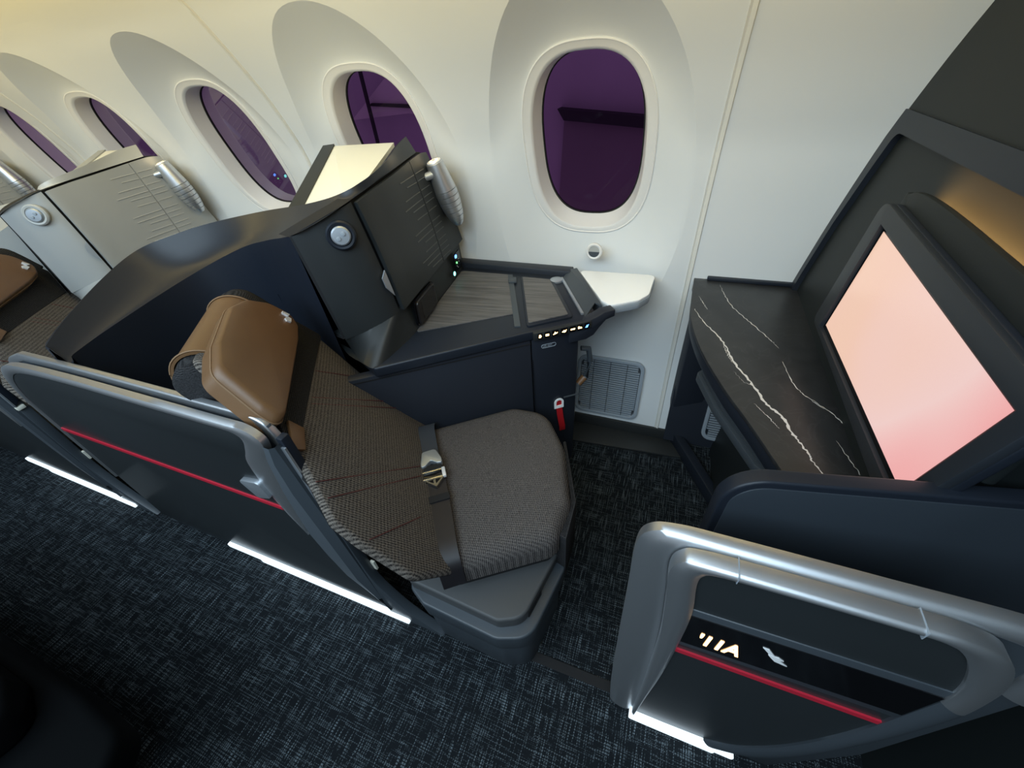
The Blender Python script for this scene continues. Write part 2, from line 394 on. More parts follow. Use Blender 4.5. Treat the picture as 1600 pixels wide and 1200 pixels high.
for k in range(3):
    bm = new_bm()
    for q in (2*k, 2*k+1):
        window_part(bm, WX[q], WX[q]-PITCH/2, WX[q]+PITCH/2)
    bmesh.ops.remove_doubles(bm, verts=bm.verts[:], dist=0.0005)
    finish('sidewall_panel', bm, M_wall, wall, smooth=14)
# blank panel ahead of the windows, and the strips above and below
bm = new_bm(); zs = [0.05+1.45*i/40 for i in range(41)]
loft(bm, [[V((x, wy(z), z)) for z in zs] for x in (0.0, 0.3, 0.62, 0.95)]); finish('sidewall_panel', bm, M_wall, wall, smooth=30)
bm = new_bm(); loft(bm, [[V((x, wy(z)+(0.0 if z > 0.1 else 0.004), z)) for z in [1.50+0.1*i/6 for i in range(7)]] for x in (-4.3, 0.95)]); finish('upper_sidewall_strip', bm, M_wall, wall, smooth=30)
for k, x in enumerate((0.0, -1.403, -2.806)):
    bm = new_bm(); rows = []
    for i in range(61):
        z = 0.05+1.49*i/60; y = wy(z); r = 0.010
        rows.append([V((x+dx, y-h, z)) for dx, h in ((-r, -0.004), (-r*.8, 0.0025), (-r*.3, 0.0005), (0, 0.004), (r*.6, 0.005), (r, -0.004))])
    loft(bm, rows); finish('seam_bead', bm, M_seam, wall, smooth=60)
# windows
for k in range(6):
    xc = WX[k]; bm = new_bm(); rows = []
    prof = [(0.1945, 0.2585, -0.002), (0.1940, 0.2580, 0.004), (0.1915, 0.2555, 0.0045), (0.1890, 0.2530, 0.002), (0.1710, 0.2430, 0.001), (0.1665, 0.2385, -0.002), (0.1640, 0.2360, -0.008)]
    for a_, b_, h in prof:
        row = []
        for q in range(72):
            a, b = sup(a_, b_, 2.7, 2*math.pi*q/72); z = ZC+b; row.append(V((xc+a, win_plane(z)-h, z)))
        rows.append(row)
    loft(bm, rows, True); w = finish('window_%d' % (k+1), bm, M_trim, None, smooth=40); tag(w, None, None, None, 'structure')
    bm = new_bm(); rows = []
    for f in (0, .35, .7, 1):
        row = []
        for q in range(72):
            a, b = sup(0.164-0.012*f, 0.236-0.012*f, 2.7, 2*math.pi*q/72); z = ZC+b+.017*f; row.append(V((xc+a, win_plane(ZC+b)+0.008+0.060*f, z)))
        rows.append(row)
    loft(bm, rows, True); finish('window_reveal', bm, M_trim, w, smooth=40)
    bm = new_bm(); poly = []
    for q in range(72):
        a, b = sup(0.153, 0.236, 2.7, 2*math.pi*q/72); poly.append((a, b))
    ft = Fr((xc, win_plane(ZC)+0.066, ZC+.017), (1, 0, 0), (0, -math.sin(0.29), math.cos(0.29)), (0, math.cos(0.29), math.sin(0.29)))
    prism(bm, poly, 0, 0.0, ft) if False else bm.faces.new([bm.verts.new(ft(*p)) for p in poly])
    finish('window_pane', bm, M_glass, w, smooth=0)
    bm = new_bm(); inner = [(p[0]*.975, p[1]*.983) for p in poly]; band(bm, poly, inner, -0.004, 0.004, ft, True); finish('window_gasket', bm, M_void, w, smooth=0)
# floor
bm = new_bm(); box(bm, (-4.3, -2.6, -0.03), (1.3, 0.0, 0.0)); fl = finish('floor', bm, M_carpet, None, smooth=0); tag(fl, 'dark carpet with broken pale crosshatch threads', None, None, 'structure')
bm = new_bm(); box(bm, (-0.27, -0.985, 0.0), (-0.02, -0.960, 0.004)); tr_ = finish('trim_1', bm, M_void, None, smooth=0, bevel=0.001); tag(tr_, 'thin dark floor track across the seat entrance', None, None, 'structure')
bm = new_bm(); prism(bm, [(-.385, -.160), (.115, -.125), (.045, -.012), (-.385, -.020)], 0.0, 0.012, FZ); prism(bm, [(-.385, -.045), (.05, -.045), (.05, -.012), (-.385, -.012)], 0.0, 0.062, FZ)
bs = finish('baseboard_left', bm, M_sill, None, smooth=30, bevel=0.004); tag(bs, 'dark kick board at the foot of the sidewall', None, None, 'structure')
# overhead bin edge where the sidewall ends
bm = new_bm(); prism(bm, [(-0.268, 1.535), (-0.33, 1.56), (-0.62, 1.60), (-0.95, 1.72), (-1.02, 2.05), (-0.2, 2.1), (-0.2, 1.6)], -4.3, 1.0, FX)
cl = finish('ceiling', bm, M_bin, None, smooth=30); tag(cl, 'underside of the overhead bins', None, None, 'structure')
# forward bulkhead: leaning charcoal panel with a raised frame
def bx(z): return 0.292+0.135*(z-0.70)
FB = Fr((bx(0.7), 0, 0.7), (0, 1, 0), (0.135, 0, 1), (1, 0, -0.135))
def fb(y, z, d=0): return (y, (z-0.7)*math.sqrt(1+0.135**2))
bm = new_bm(); prism(bm, [fb(-2.4, 0.0), fb(-.05, 0.0), fb(.06, .45), fb(0.07, 0.7), fb(0.0, 1.1), fb(-.34, 1.6), fb(-0.5, 2.1), fb(-2.4, 2.1)], 0.34, 0.40, FB)
bk = finish('wall_front', bm, M_bulk, None, smooth=0); tag(bk, 'dark charcoal forward bulkhead', None, None, 'structure')
bm = new_bm(); prism(bm, [fb(-2.4, 1.150), fb(-.030, 1.150), fb(-.075, 1.25), fb(-.135, 1.344), fb(-.195, 1.43), fb(-0.34, 1.6), fb(-0.5, 2.1), fb(-2.4, 2.1)], 0.003, 0.11, FB); finish('upper_panel', bm, M_bulk, bk, smooth=0)
o_ = rpoly([fb(-1.6, 1.155), fb(-0.030, 1.155), fb(0.000, 1.05), fb(.026, .90), fb(.040, .75), fb(.040, .69)], [0, .02, .1, .1, .1, 0]); i_ = rpoly([fb(-1.6, 1.115), fb(-0.062, 1.115), fb(-.038, 1.03), fb(-.008, .90), fb(.006, .75), fb(.006, .69)], [0, .03, .1, .1, .1, 0])
bm = new_bm(); band(bm, o_, i_, -0.002, 0.11, FB); finish('bulkhead_frame', bm, M_rim, bk, smooth=40)
bm = new_bm(); prism(bm, [fb(-.80, 0.0), fb(0.05, 0.0), fb(0.05, 0.69), fb(.0, 1.06), fb(-0.03, 1.13), fb(-.80, 1.13)], 0.012, 0.105, FB); finish('recess_panel', bm, M_bulk, bk, smooth=0)
bm = new_bm(); box(bm, (-4.40, -2.6, 0.0), (-4.30, 0.1, 2.1)); wr = finish('wall_rear', bm, M_post, None, smooth=0); tag(wr, 'grey cabin partition far behind the seats', None, None, 'structure')
# what shows through the dimmed glass: the terminal side
tm = thing('terminal_building', 'dim terminal facade seen through the tinted windows', 'building', (0, 6, -2))
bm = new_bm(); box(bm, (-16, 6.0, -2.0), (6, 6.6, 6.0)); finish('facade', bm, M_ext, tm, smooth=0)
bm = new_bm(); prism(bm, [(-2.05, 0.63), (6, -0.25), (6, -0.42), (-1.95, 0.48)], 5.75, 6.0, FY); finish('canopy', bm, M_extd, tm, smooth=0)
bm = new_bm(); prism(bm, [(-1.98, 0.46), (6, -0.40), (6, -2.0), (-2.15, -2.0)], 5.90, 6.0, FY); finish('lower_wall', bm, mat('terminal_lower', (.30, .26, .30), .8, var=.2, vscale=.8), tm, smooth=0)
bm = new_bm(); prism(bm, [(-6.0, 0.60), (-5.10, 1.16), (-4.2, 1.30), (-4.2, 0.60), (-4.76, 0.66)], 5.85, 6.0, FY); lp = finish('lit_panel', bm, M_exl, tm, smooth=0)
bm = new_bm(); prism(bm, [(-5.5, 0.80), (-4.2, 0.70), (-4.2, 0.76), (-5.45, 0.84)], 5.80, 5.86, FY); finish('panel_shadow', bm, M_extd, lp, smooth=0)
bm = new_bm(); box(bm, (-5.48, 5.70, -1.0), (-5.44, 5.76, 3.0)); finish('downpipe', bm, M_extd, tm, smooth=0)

# ------------------------------------------------------------------ the seat suite (door, shell, cabinet, lamp, ledge, seat)
SEAT0 = V((-.583, -.775, 0))
def S(u, w, z): return SEAT0+SU*u+SW*w+V((0, 0, z))
def sl(P): return P
# --- aisle door
FYL = Fr((0, -1.0, 0), (1, 0, 0), (0, -.0163, 1), (0, 1, .0163))     # the aisle face of doors and consoles, leaning out a little
def smooth2(P, n=5): return catmull2(P, n)
def make_door():
    t = thing('sliding_door', 'nearest charcoal aisle door with silver edge, red pinstripe and lit base strips', 'door', (-1.22, -1.0, 0), 'stowed aisle doors')
    # inner slab and its silver cap rail
    slab = [(-1.72, 0.0)]+smooth2([(-1.722, .30), (-1.722, .62), (-1.700, .715), (-1.640, .790), (-1.540, .826)], 4)+[(-1.3, .830), (-.745, .830), (-.712, .812), (-.698, .76), (-.682, .55), (-.682, 0.0)]
    bm = new_bm(); prism(bm, slab, -1.001, -0.990, FY); finish('door_leaf', bm, M_post, t, bevel=0.002)
    path = smooth2([(-1.724, .35), (-1.724, .62), (-1.702, .717), (-1.642, .792), (-1.540, .829)], 4)+[(-1.3, .833), (-1.0, .833), (-.78, .833)]+smooth2([(-.745, .832), (-.718, .820), (-.703, .785), (-.696, .745)], 3)
    bm = new_bm(); band(bm, path, offset_path(path, -0.022), -1.003, -0.987, FY); finish('cap_rail', bm, M_alu, t, bevel=0.004, seg=3)
    # outer skin
    fo = smooth2([(-1.716, .30), (-1.716, .60), (-1.697, .700), (-1.640, .775), (-1.530, .815), (-1.30, .828), (-1.0, .829), (-.80, .829), (-.735, .828), (-.705, .808), (-.706, .780), (-.726, .735), (-.750, .630), (-.768, .520), (-.780, .440)], 4)
    fi = smooth2([(-1.704, .30), (-1.700, .60), (-1.675, .690), (-1.620, .752), (-1.520, .792), (-1.30, .808), (-1.0, .810), (-.82, .811), (-.770, .808), (-.757, .790), (-.775, .755), (-.803, .705), (-.814, .600), (-.807, .520), (-.783, .436)], 4)
    skin = [(-1.71, .055)]+fi+smooth2([(-.772, .340), (-.751, .208), (-.690, .090), (-.665, .055)], 3)
    bm = new_bm(); prism(bm, skin, -.0150, -.0040, FYL); finish('skin', bm, M_panel, t, bevel=0.002)
    bm = new_bm(); rband(bm, fo, fi, -.002, -.016, -.004, FYL); finish('skin_frame', bm, M_alu, t, smooth=50)
    bm = new_bm(); box(bm, (-1.690, .535, -.0185), (-.806, .547, -.014), FYL); finish('red_stripe', bm, M_red, t, smooth=0)
    bm = new_bm(); prism(bm, rpoly([(-.876, .632), (-.806, .648), (-.802, .592), (-.852, .574)], .010, 4), -.026, -.013, FYL); finish('latch', bm, M_alu2, t, bevel=0.002)
    # leading post: pale chamfer, then the darker forward face
    zx = [(.055, -.668), (.12, -.695), (.225, -.757), (.33, -.774), (.45, -.781), (.54, -.768), (.63, -.752), (.735, -.727), (.79, -.708)]
    bm = new_bm(); loft(bm, [[FYL(x, z, -.004), FYL(x, z, -.0165), FYL(max(x+.018, -.722) if z > .15 else x+.006, z, -.0175)] for z, x in zx]); finish('post_chamfer', bm, mat('post_chamfer_grey', (.085, .10, .115), .38), t, smooth=20)
    bm = new_bm(); loft(bm, [[FYL(max(x+.018, -.722) if z > .15 else x+.006, z, -.0175), FYL(-.682, z, -.011), FYL(-.681, z, .000), FYL(-.683, z, .010)] for z, x in zx]); finish('leading_post', bm, M_post, t, smooth=20)
    bm = new_bm(); prism(bm, [(-1.012, .545), (-.993, .56), (-.993, .80), (-1.012, .80)], -.688, -.672, FX); dl = finish('leaf_edge', bm, M_rim, t, bevel=0.003)
    bm = new_bm(); box(bm, (-1.0155, .545, -.686), (-1.0115, .78, -.671), FX); finish('leaf_highlight', bm, M_alu2, dl, smooth=0)
    bm = new_bm(); box(bm, (-1.016, .530, -.69), (-.994, .543, -.671), FX); finish('bumper', bm, M_cream, t, bevel=0.002)
    bm = new_bm(); lathe(bm, [(0.005, 0), (0.005, 0.003), (0.003, 0.004)], (-.672, -1.002, .70), (1, 0, 0), 12); finish('screw', bm, M_silver, t)
    # low sill that carries the door forward
    bm = new_bm(); prism(bm, [(-.70, 0.0), (-.70, .53), (-.679, .53)]+smooth2([(-.677, .40), (-.672, .255), (-.648, .175), (-.600, .090), (-.535, .025), (-.50, 0.0)], 4), -1.013, -.987, FY); finish('sill', bm, M_post, t, bevel=0.004)
    bm = new_bm(); box(bm, (-.676, .262, -.990), (-.664, .300, -.984), FY); finish('bumper', bm, M_cream, t, smooth=0)
    bm = new_bm(); prism(bm, rpoly([(-1.346, .046), (-.672, .046), (-.672, .066), (-1.346, .066)], .006, 3), -1.026, -1.010, FY); finish('light_strip', bm, M_led, t, bevel=0.002)
    bm = new_bm(); prism(bm, rpoly([(-1.213, .010), (-.612, .010), (-.612, .030), (-1.213, .030)], .006, 3), -1.022, -1.002, FY); finish('light_strip', bm, M_led, t, bevel=0.002)
    bm = new_bm(); box(bm, (-1.70, 0.0, -1.006), (-.62, 0.044, -.985), FY); finish('plinth', bm, M_post, t, bevel=0.004)
    return t
def offset_poly(poly, d):
    n = len(poly); out = []
    for i in range(n):
        a = V(poly[i-1]); p = V(poly[i]); b = V(poly[(i+1) % n]); t = (b-a); 
        if t.length < 1e-9: out.append(tuple(p)); continue
        t.normalize(); nr = V((t.y, -t.x)); out.append((p.x+nr.x*d, p.y+nr.y*d))
    return out
# --- shell
RO = [(-1.387, -1.0, .86), (-1.442, -.909, .885), (-1.526, -.742, .92), (-1.549, -.623, .945), (-1.483, -.546, .965), (-1.38, -.484, .985), (-1.204, -.437, 1.01), (-.985, -.462, 1.045), (-.815, -.497, 1.088), (-.802, -.366, 1.112), (-.852, -.199, 1.135), (-.885, -.103, 1.14)]
RI = [(-1.313, -.992, .85), (-1.358, -.892, .85), (-1.398, -.712, .86), (-1.369, -.582, .885), (-1.25, -.52, .93), (-1.098, -.545, .97), (-.907, -.621, 1.02), (-.825, -.600, 1.05), (-.788, -.523, 1.075), (-.805, -.358, 1.088), (-.849, -.121, 1.10)]
def make_shell():
    t = thing('seat_shell', 'navy wraparound shell rising behind the nearest tan headrest', 'seat shell', (-1.35, -0.7, 0), 'seat shells')
    ro = catmull(RO, 8); ri_ = catmull(RI, 8)
    n_ = 90
    def resamp(P, n_):
        L = [0]
        for a, b in zip(P, P[1:]): L.append(L[-1]+(b-a).length)
        out = []; j = 0
        for i in range(n_+1):
            s = L[-1]*i/n_
            while j < len(L)-2 and L[j+1] < s: j += 1
            f = (s-L[j])/max(1e-9, L[j+1]-L[j]); out.append(P[j].lerp(P[j+1], min(1, max(0, f))))
        return out
    ro = resamp(ro, n_); ri = resamp(ri_, n_)
    rows = []
    for k in range(7):
        f = k/6; rows.append([a.lerp(b, f)-V((0, 0, 0.035*math.sin(math.pi*f)*(1-i/n_)**1.0)) for i, (a, b) in enumerate(zip(ro, ri))])
    outer = []
    for i, p in enumerate(ro):
        a = ro[max(0, i-1)]; b = ro[min(n_, i+1)]; tg = (b-a); tg.z = 0; tg.normalize(); nr = V((-tg.y, tg.x, 0)) ; outer.append((p, nr))
    e1 = [p+nr*0.012-V((0, 0, 0.006)) for p, nr in outer]
    cl_ = lambda R_: [[V((p.x, max(p.y, -.984), p.z)) for p in r] for r in R_]
    bm = new_bm(); loft(bm, cl_([e1]+rows)); finish('rim', bm, M_rim, t, smooth=50)
    cut = 56
    bm = new_bm(); base = ri[:cut]; bot = [V((p.x+(0.06 if p.x < -1.2 else 0.02), p.y, 0.42)) for p in base]
    loft(bm, cl_([base, [a.lerp(b, .3)+V((0.0, 0, 0)) for a, b in zip(base, bot)], bot, [V((p.x, p.y, 0.03)) for p in bot]])); finish('inner_wall', bm, M_shell, t, smooth=60)
    low = [p+nr*0.035-V((0, 0, 0.30)) for p, nr in outer]
    bm = new_bm(); loft(bm, cl_([e1, [p+nr*0.022-V((0, 0, 0.05)) for p, nr in outer], low, [V((p.x, p.y, 0.03)) for p in low]])); finish('outer_wall', bm, M_shell, t, smooth=60)
    return t
# --- storage cabinet
CT = [(-.907, -.621, 1.016), (-.850, -.605, 1.040), (-.812, -.565, 1.058), (-.790, -.523, 1.070), (-.797, -.440, 1.079), (-.808, -.358, 1.084), (-.825, -.270, 1.089), (-.838, -.205, 1.093), (-.852, -.120, 1.097), (-.866, -.060, 1.090)]
CB = [(-.868, -.620, .735), (-.815, -.592, .752), (-.772, -.555, .768), (-.751, -.510, .780), (-.760, -.430, .783), (-.770, -.350, .785), (-.782, -.270, .786), (-.794, -.191, .787), (-.806, -.100, .787), (-.822, .010, .787)]
def make_cabinet():
    t = thing('storage_cabinet', 'charcoal locker with grooved door and round knob beside the nearest seat', 'cabinet', (-.85, -.3, .69), 'window-side lockers')
    def face(i0, i1, rows=6, bul=0.0, dx=0.0):
        a = catmull(CT, 6)[i0*6:i1*6+1]; b = catmull(CB, 6)[i0*6:i1*6+1]
        return [[p.lerp(q, k/rows)+V((dx+bul*math.sin(math.pi*k/rows), 0, 0)) for p, q in zip(a, b)] for k in range(rows+1)]
    # body behind the faces
    bm = new_bm(); a = catmull(CT, 6); b = catmull(CB, 6)
    back = V((-.055, .012, 0)); rows = [[p+back for p in a], [p+V((-.008, 0, 0)) for p in a], [p+V((-.008, 0, 0)) for p in b], [p+back*.5+V((0, 0, -.002)) for p in b], [p+back*1.2+V((0, 0, -.002)) for p in b]]
    loft(bm, rows, False); finish('body', bm, M_void, t, smooth=40)
    bm = new_bm(); loft(bm, face(0, 3, 6, .004)); thicken(bm, 0.012); kp = finish('side_panel', bm, M_dark, t, smooth=30)
    bm = new_bm(); R = face(3, 7, 6, .004)
    R = [[p+V((0, .008 if j == 0 else (-.001 if j == len(r)-1 else 0), -.004 if i == 0 else 0)) for j, p in enumerate(r)] for i, r in enumerate(R)]
    loft(bm, R); thicken(bm, 0.014); dr = finish('locker_door', bm, M_dark, t, smooth=30)
    bm = new_bm(); R = face(7, 9, 6, .004); R = [[p+V((0, .002 if j == 0 else 0, -.004 if i == 0 else 0)) for j, p in enumerate(r)] for i, r in enumerate(R)]
    loft(bm, R); thicken(bm, 0.014); rp = finish('lamp_panel', bm, M_dark, t, smooth=30)
    # embossed lines across the door
    a = catmull(CT, 6); b = catmull(CB, 6)
    def pt(s, f, d=0.0148):
        x = s*6; i = min(int(x), len(a)-2); q = x-i; p = a[i].lerp(a[i+1], q).lerp(b[i].lerp(b[i+1], q), f); return p+V((d+.004*math.sin(math.pi*f), .001, 0))
    for k, f in enumerate((.10, .165, .25, .315, .37, .45, .55, .61, .67, .75, .81, .87, .93)):
        s0 = 5.55+0.35*math.sin(k*1.7)
        bm = new_bm(); tube(bm, [pt(s0+(6.94-s0)*q/6, f+.02*q/6) for q in range(7)], 0.0016, 5); finish('embossed_line', bm, M_line, dr, smooth=60)
        bm = new_bm(); tube(bm, [pt(7.08+0.75*q/4, f+.02+.01*q/4) for q in range(5)], 0.0014, 5); finish('embossed_line', bm, M_line, rp, smooth=60)
    # finger latch at the door's lower corner, in the side panel
    bm = new_bm(); P = [pt(2.90, .57, .013), pt(2.60, .62, .013), pt(2.60, .71, .013), pt(2.90, .82, .013)]; bm.faces.new([bm.verts.new(p) for p in P]); thicken(bm, 0.004); finish('finger_latch', bm, M_alu2, kp, smooth=0)
    # round knob
    c = pt(1.75, .155, .008); nrm = (V((0.62, -0.76, 0.1))).normalized()
    bm = new_bm(); lathe(bm, [(0.034, -0.004), (0.034, 0.004), (0.030, 0.008), (0.025, 0.007), (0.024, 0.004)], c, nrm, 32); kn = finish('knob_ring', bm, M_rim, t, smooth=40)
    bm = new_bm(); lathe(bm, [(0.022, 0.002), (0.022, 0.009), (0.019, 0.012), (0.010, 0.0125)], c, nrm, 32); kc = finish('knob_cap', bm, M_alu2, kn, smooth=40)
    s_ = nrm.orthogonal().normalized()
    for q in (-1, 1):
        bm = new_bm(); lathe(bm, [(0.0048, 0.0), (0.0048, 0.003), (0.002, 0.0035)], c+nrm*0.012+s_*0.008*q, nrm, 12); finish('knob_dimple', bm, M_vent, kc, smooth=40)
    # plinth below, with the slot and charging ports
    up = [p+V((-.004, 0, .004)) for p in catmull(CB, 4)]
    dn = catmull([(-.885, -.600, .686), (-.845, -.628, .686), (-.800, -.652, .686), (-.757, -.655, .686), (-.744, -.560, .686), (-.744, -.470, .686), (-.757, -.370, .686), (-.770, -.285, .686), (-.798, -.080, .686), (-.822, .010, .686)], 4)
    bm = new_bm(); loft(bm, [[p+V((-.06, .02, 0)) for p in up], up, [a.lerp(b, .5) for a, b in zip(up, dn)], dn, [p+V((-.06, .02, 0)) for p in dn]]); pl = finish('plinth', bm, M_dark, t, smooth=40)
    bm = new_bm(); A_ = V((-.740, -.46, .0)); B_ = V((-.762, -.31, 0)); d_ = (B_-A_).normalized(); FS = Fr((A_.x, A_.y, .69), d_, (0, 0, 1), (d_.y, -d_.x, 0))
    prism(bm, rpoly([(0, .006), (.15, .006), (.155, .088), (.01, .088)], .014, 5), -.004, .0015, FS); finish('slot_rim', bm, M_black, pl, smooth=0)
    B2 = V((-.799, -.045, .0)); A2 = V((-.784, -.135, 0)); d2 = (B2-A2).normalized(); F2 = Fr((A2.x, A2.y, .69), d2, (0, 0, 1), (d2.y, -d2.x, 0))
    bm = new_bm(); prism(bm, rpoly([(.028, .022), (.088, .022), (.088, .085), (.028, .085)], .006, 4), -.002, .002, F2); pp = finish('port_plate', bm, M_black, pl, smooth=0)
    bm = new_bm(); prism(bm, rpoly([(.036, .070), (.050, .070), (.050, .081), (.036, .081)], .004, 4), .001, .004, F2); finish('blue_light', bm, M_blue, pp, smooth=0)
    bm = new_bm(); lathe(bm, [(.0035, 0), (.0035, .002)], F2(.044, .052, .002), F2.z, 14); finish('green_light', bm, M_green, pp, smooth=0)
    for (x, y) in ((.044, .040), (.052, .032), (.066, .058), (.068, .048)):
        bm = new_bm(); lathe(bm, [(.0018, 0), (.0018, .001)], F2(x, y, .002), F2.z, 10); finish('socket_pin', bm, M_silver, pp, smooth=0)
    bm = new_bm(); lathe(bm, [(.011, 0), (.011, .002)], F2(.004, .028, 0.0), F2.z, 20); tl = finish('ring_light', bm, M_black, pl, smooth=0)
    bm = new_bm(); lathe(bm, [(.0075, .002), (.0075, .004)], F2(.004, .028, 0.0), F2.z, 20); finish('ring_glow', bm, M_teal, tl, smooth=0)
    # pale sloping lid behind the locker
    lid = [V((-.965, -.060, 1.118)), V((-1.225, -.045, 1.110)), V((-1.085, -.40, 1.012)), V((-.86, -.47, 1.040))]
    bm = new_bm(); loft(bm, [lid, [p-V((0, 0, .03)) for p in lid]], True, True); ld = finish('sloping_lid', bm, M_cream, t, smooth=0)
    bm = new_bm(); e = [V((-1.223, -.043, 1.116)), V((-1.268, -.05, 1.113)), V((-1.128, -.41, 1.015)), V((-1.083, -.398, 1.018))]; loft(bm, [e, [p-V((0, 0, .05)) for p in e]], True, True); finish('lid_edge', bm, M_dark, ld, smooth=0)
    return t
# --- reading lamp
def make_lamp():
    t = thing('reading_lamp', 'nearest silver ribbed reading lamp lit on the charcoal locker', 'lamp', (-.80, -.045, .86), 'reading lamps')
    top = V((-.806, -.096, 1.066)); bot = V((-.772, -.058, .868)); ax = (bot-top).normalized(); L = (bot-top).length
    def rad(f): return .0275+.0095*f/.42 if f < .42 else .037*math.sqrt(max(0.02, 1-((f-.42)/.60)**2.2))
    bm = new_bm(); lathe(bm, [(.0235, -.003), (.0268, -.001), (.0278, .004), (rad(.2), L*.2), (rad(.40), L*.40), (rad(.40)-.003, L*.405)], top, ax, 32); finish('lamp_head', bm, M_alu, t, smooth=40)
    n_ = 7
    for k in range(n_):
        f0 = .41+.59*k/n_; f1 = .41+.59*(k+1)/n_-.010
        bm = new_bm(); lathe(bm, [(rad(f0)*.90, L*(f0-.006)), (rad(f0), L*f0), (rad((f0+f1)/2)*1.01, L*(f0+f1)/2), (rad(f1), L*f1), (rad(f1)*.88, L*(f1+.006))], top, ax, 28); finish('rib_ring', bm, M_alu, t, smooth=40)
    bm = new_bm(); lathe(bm, [(.0235, -.0035), (.0225, -.006), (.016, -.006)], top, ax, 28); finish('lens_bezel', bm, M_silver, t, smooth=40)
    bm = new_bm(); lathe(bm, [(.0150, -.0065), (.0150, -.0075)], top, ax, 24); ln = finish('lens', bm, M_lens, t, smooth=0)
    bm = new_bm(); lathe(bm, [(.006, -.0080), (.004, -.0095)], top, ax, 16); finish('lens_core', bm, M_vent, ln, smooth=0)
    bm = new_bm(); tube(bm, [(-.838, -.140, 1.030), (-.812, -.112, 1.036)], [.011, .013], 12); finish('pivot', bm, M_alu2, t, smooth=40)
    l = bpy.data.lights.new('reading_lamp_light', 'POINT'); l.energy = 0.03; l.color = (1, .8, .5); l.shadow_soft_size = .015
    lo = bpy.data.objects.new('reading_lamp_light', l); COL.objects.link(lo); lo.parent = t; lo.location = top-ax*0.03-t.location
    return t
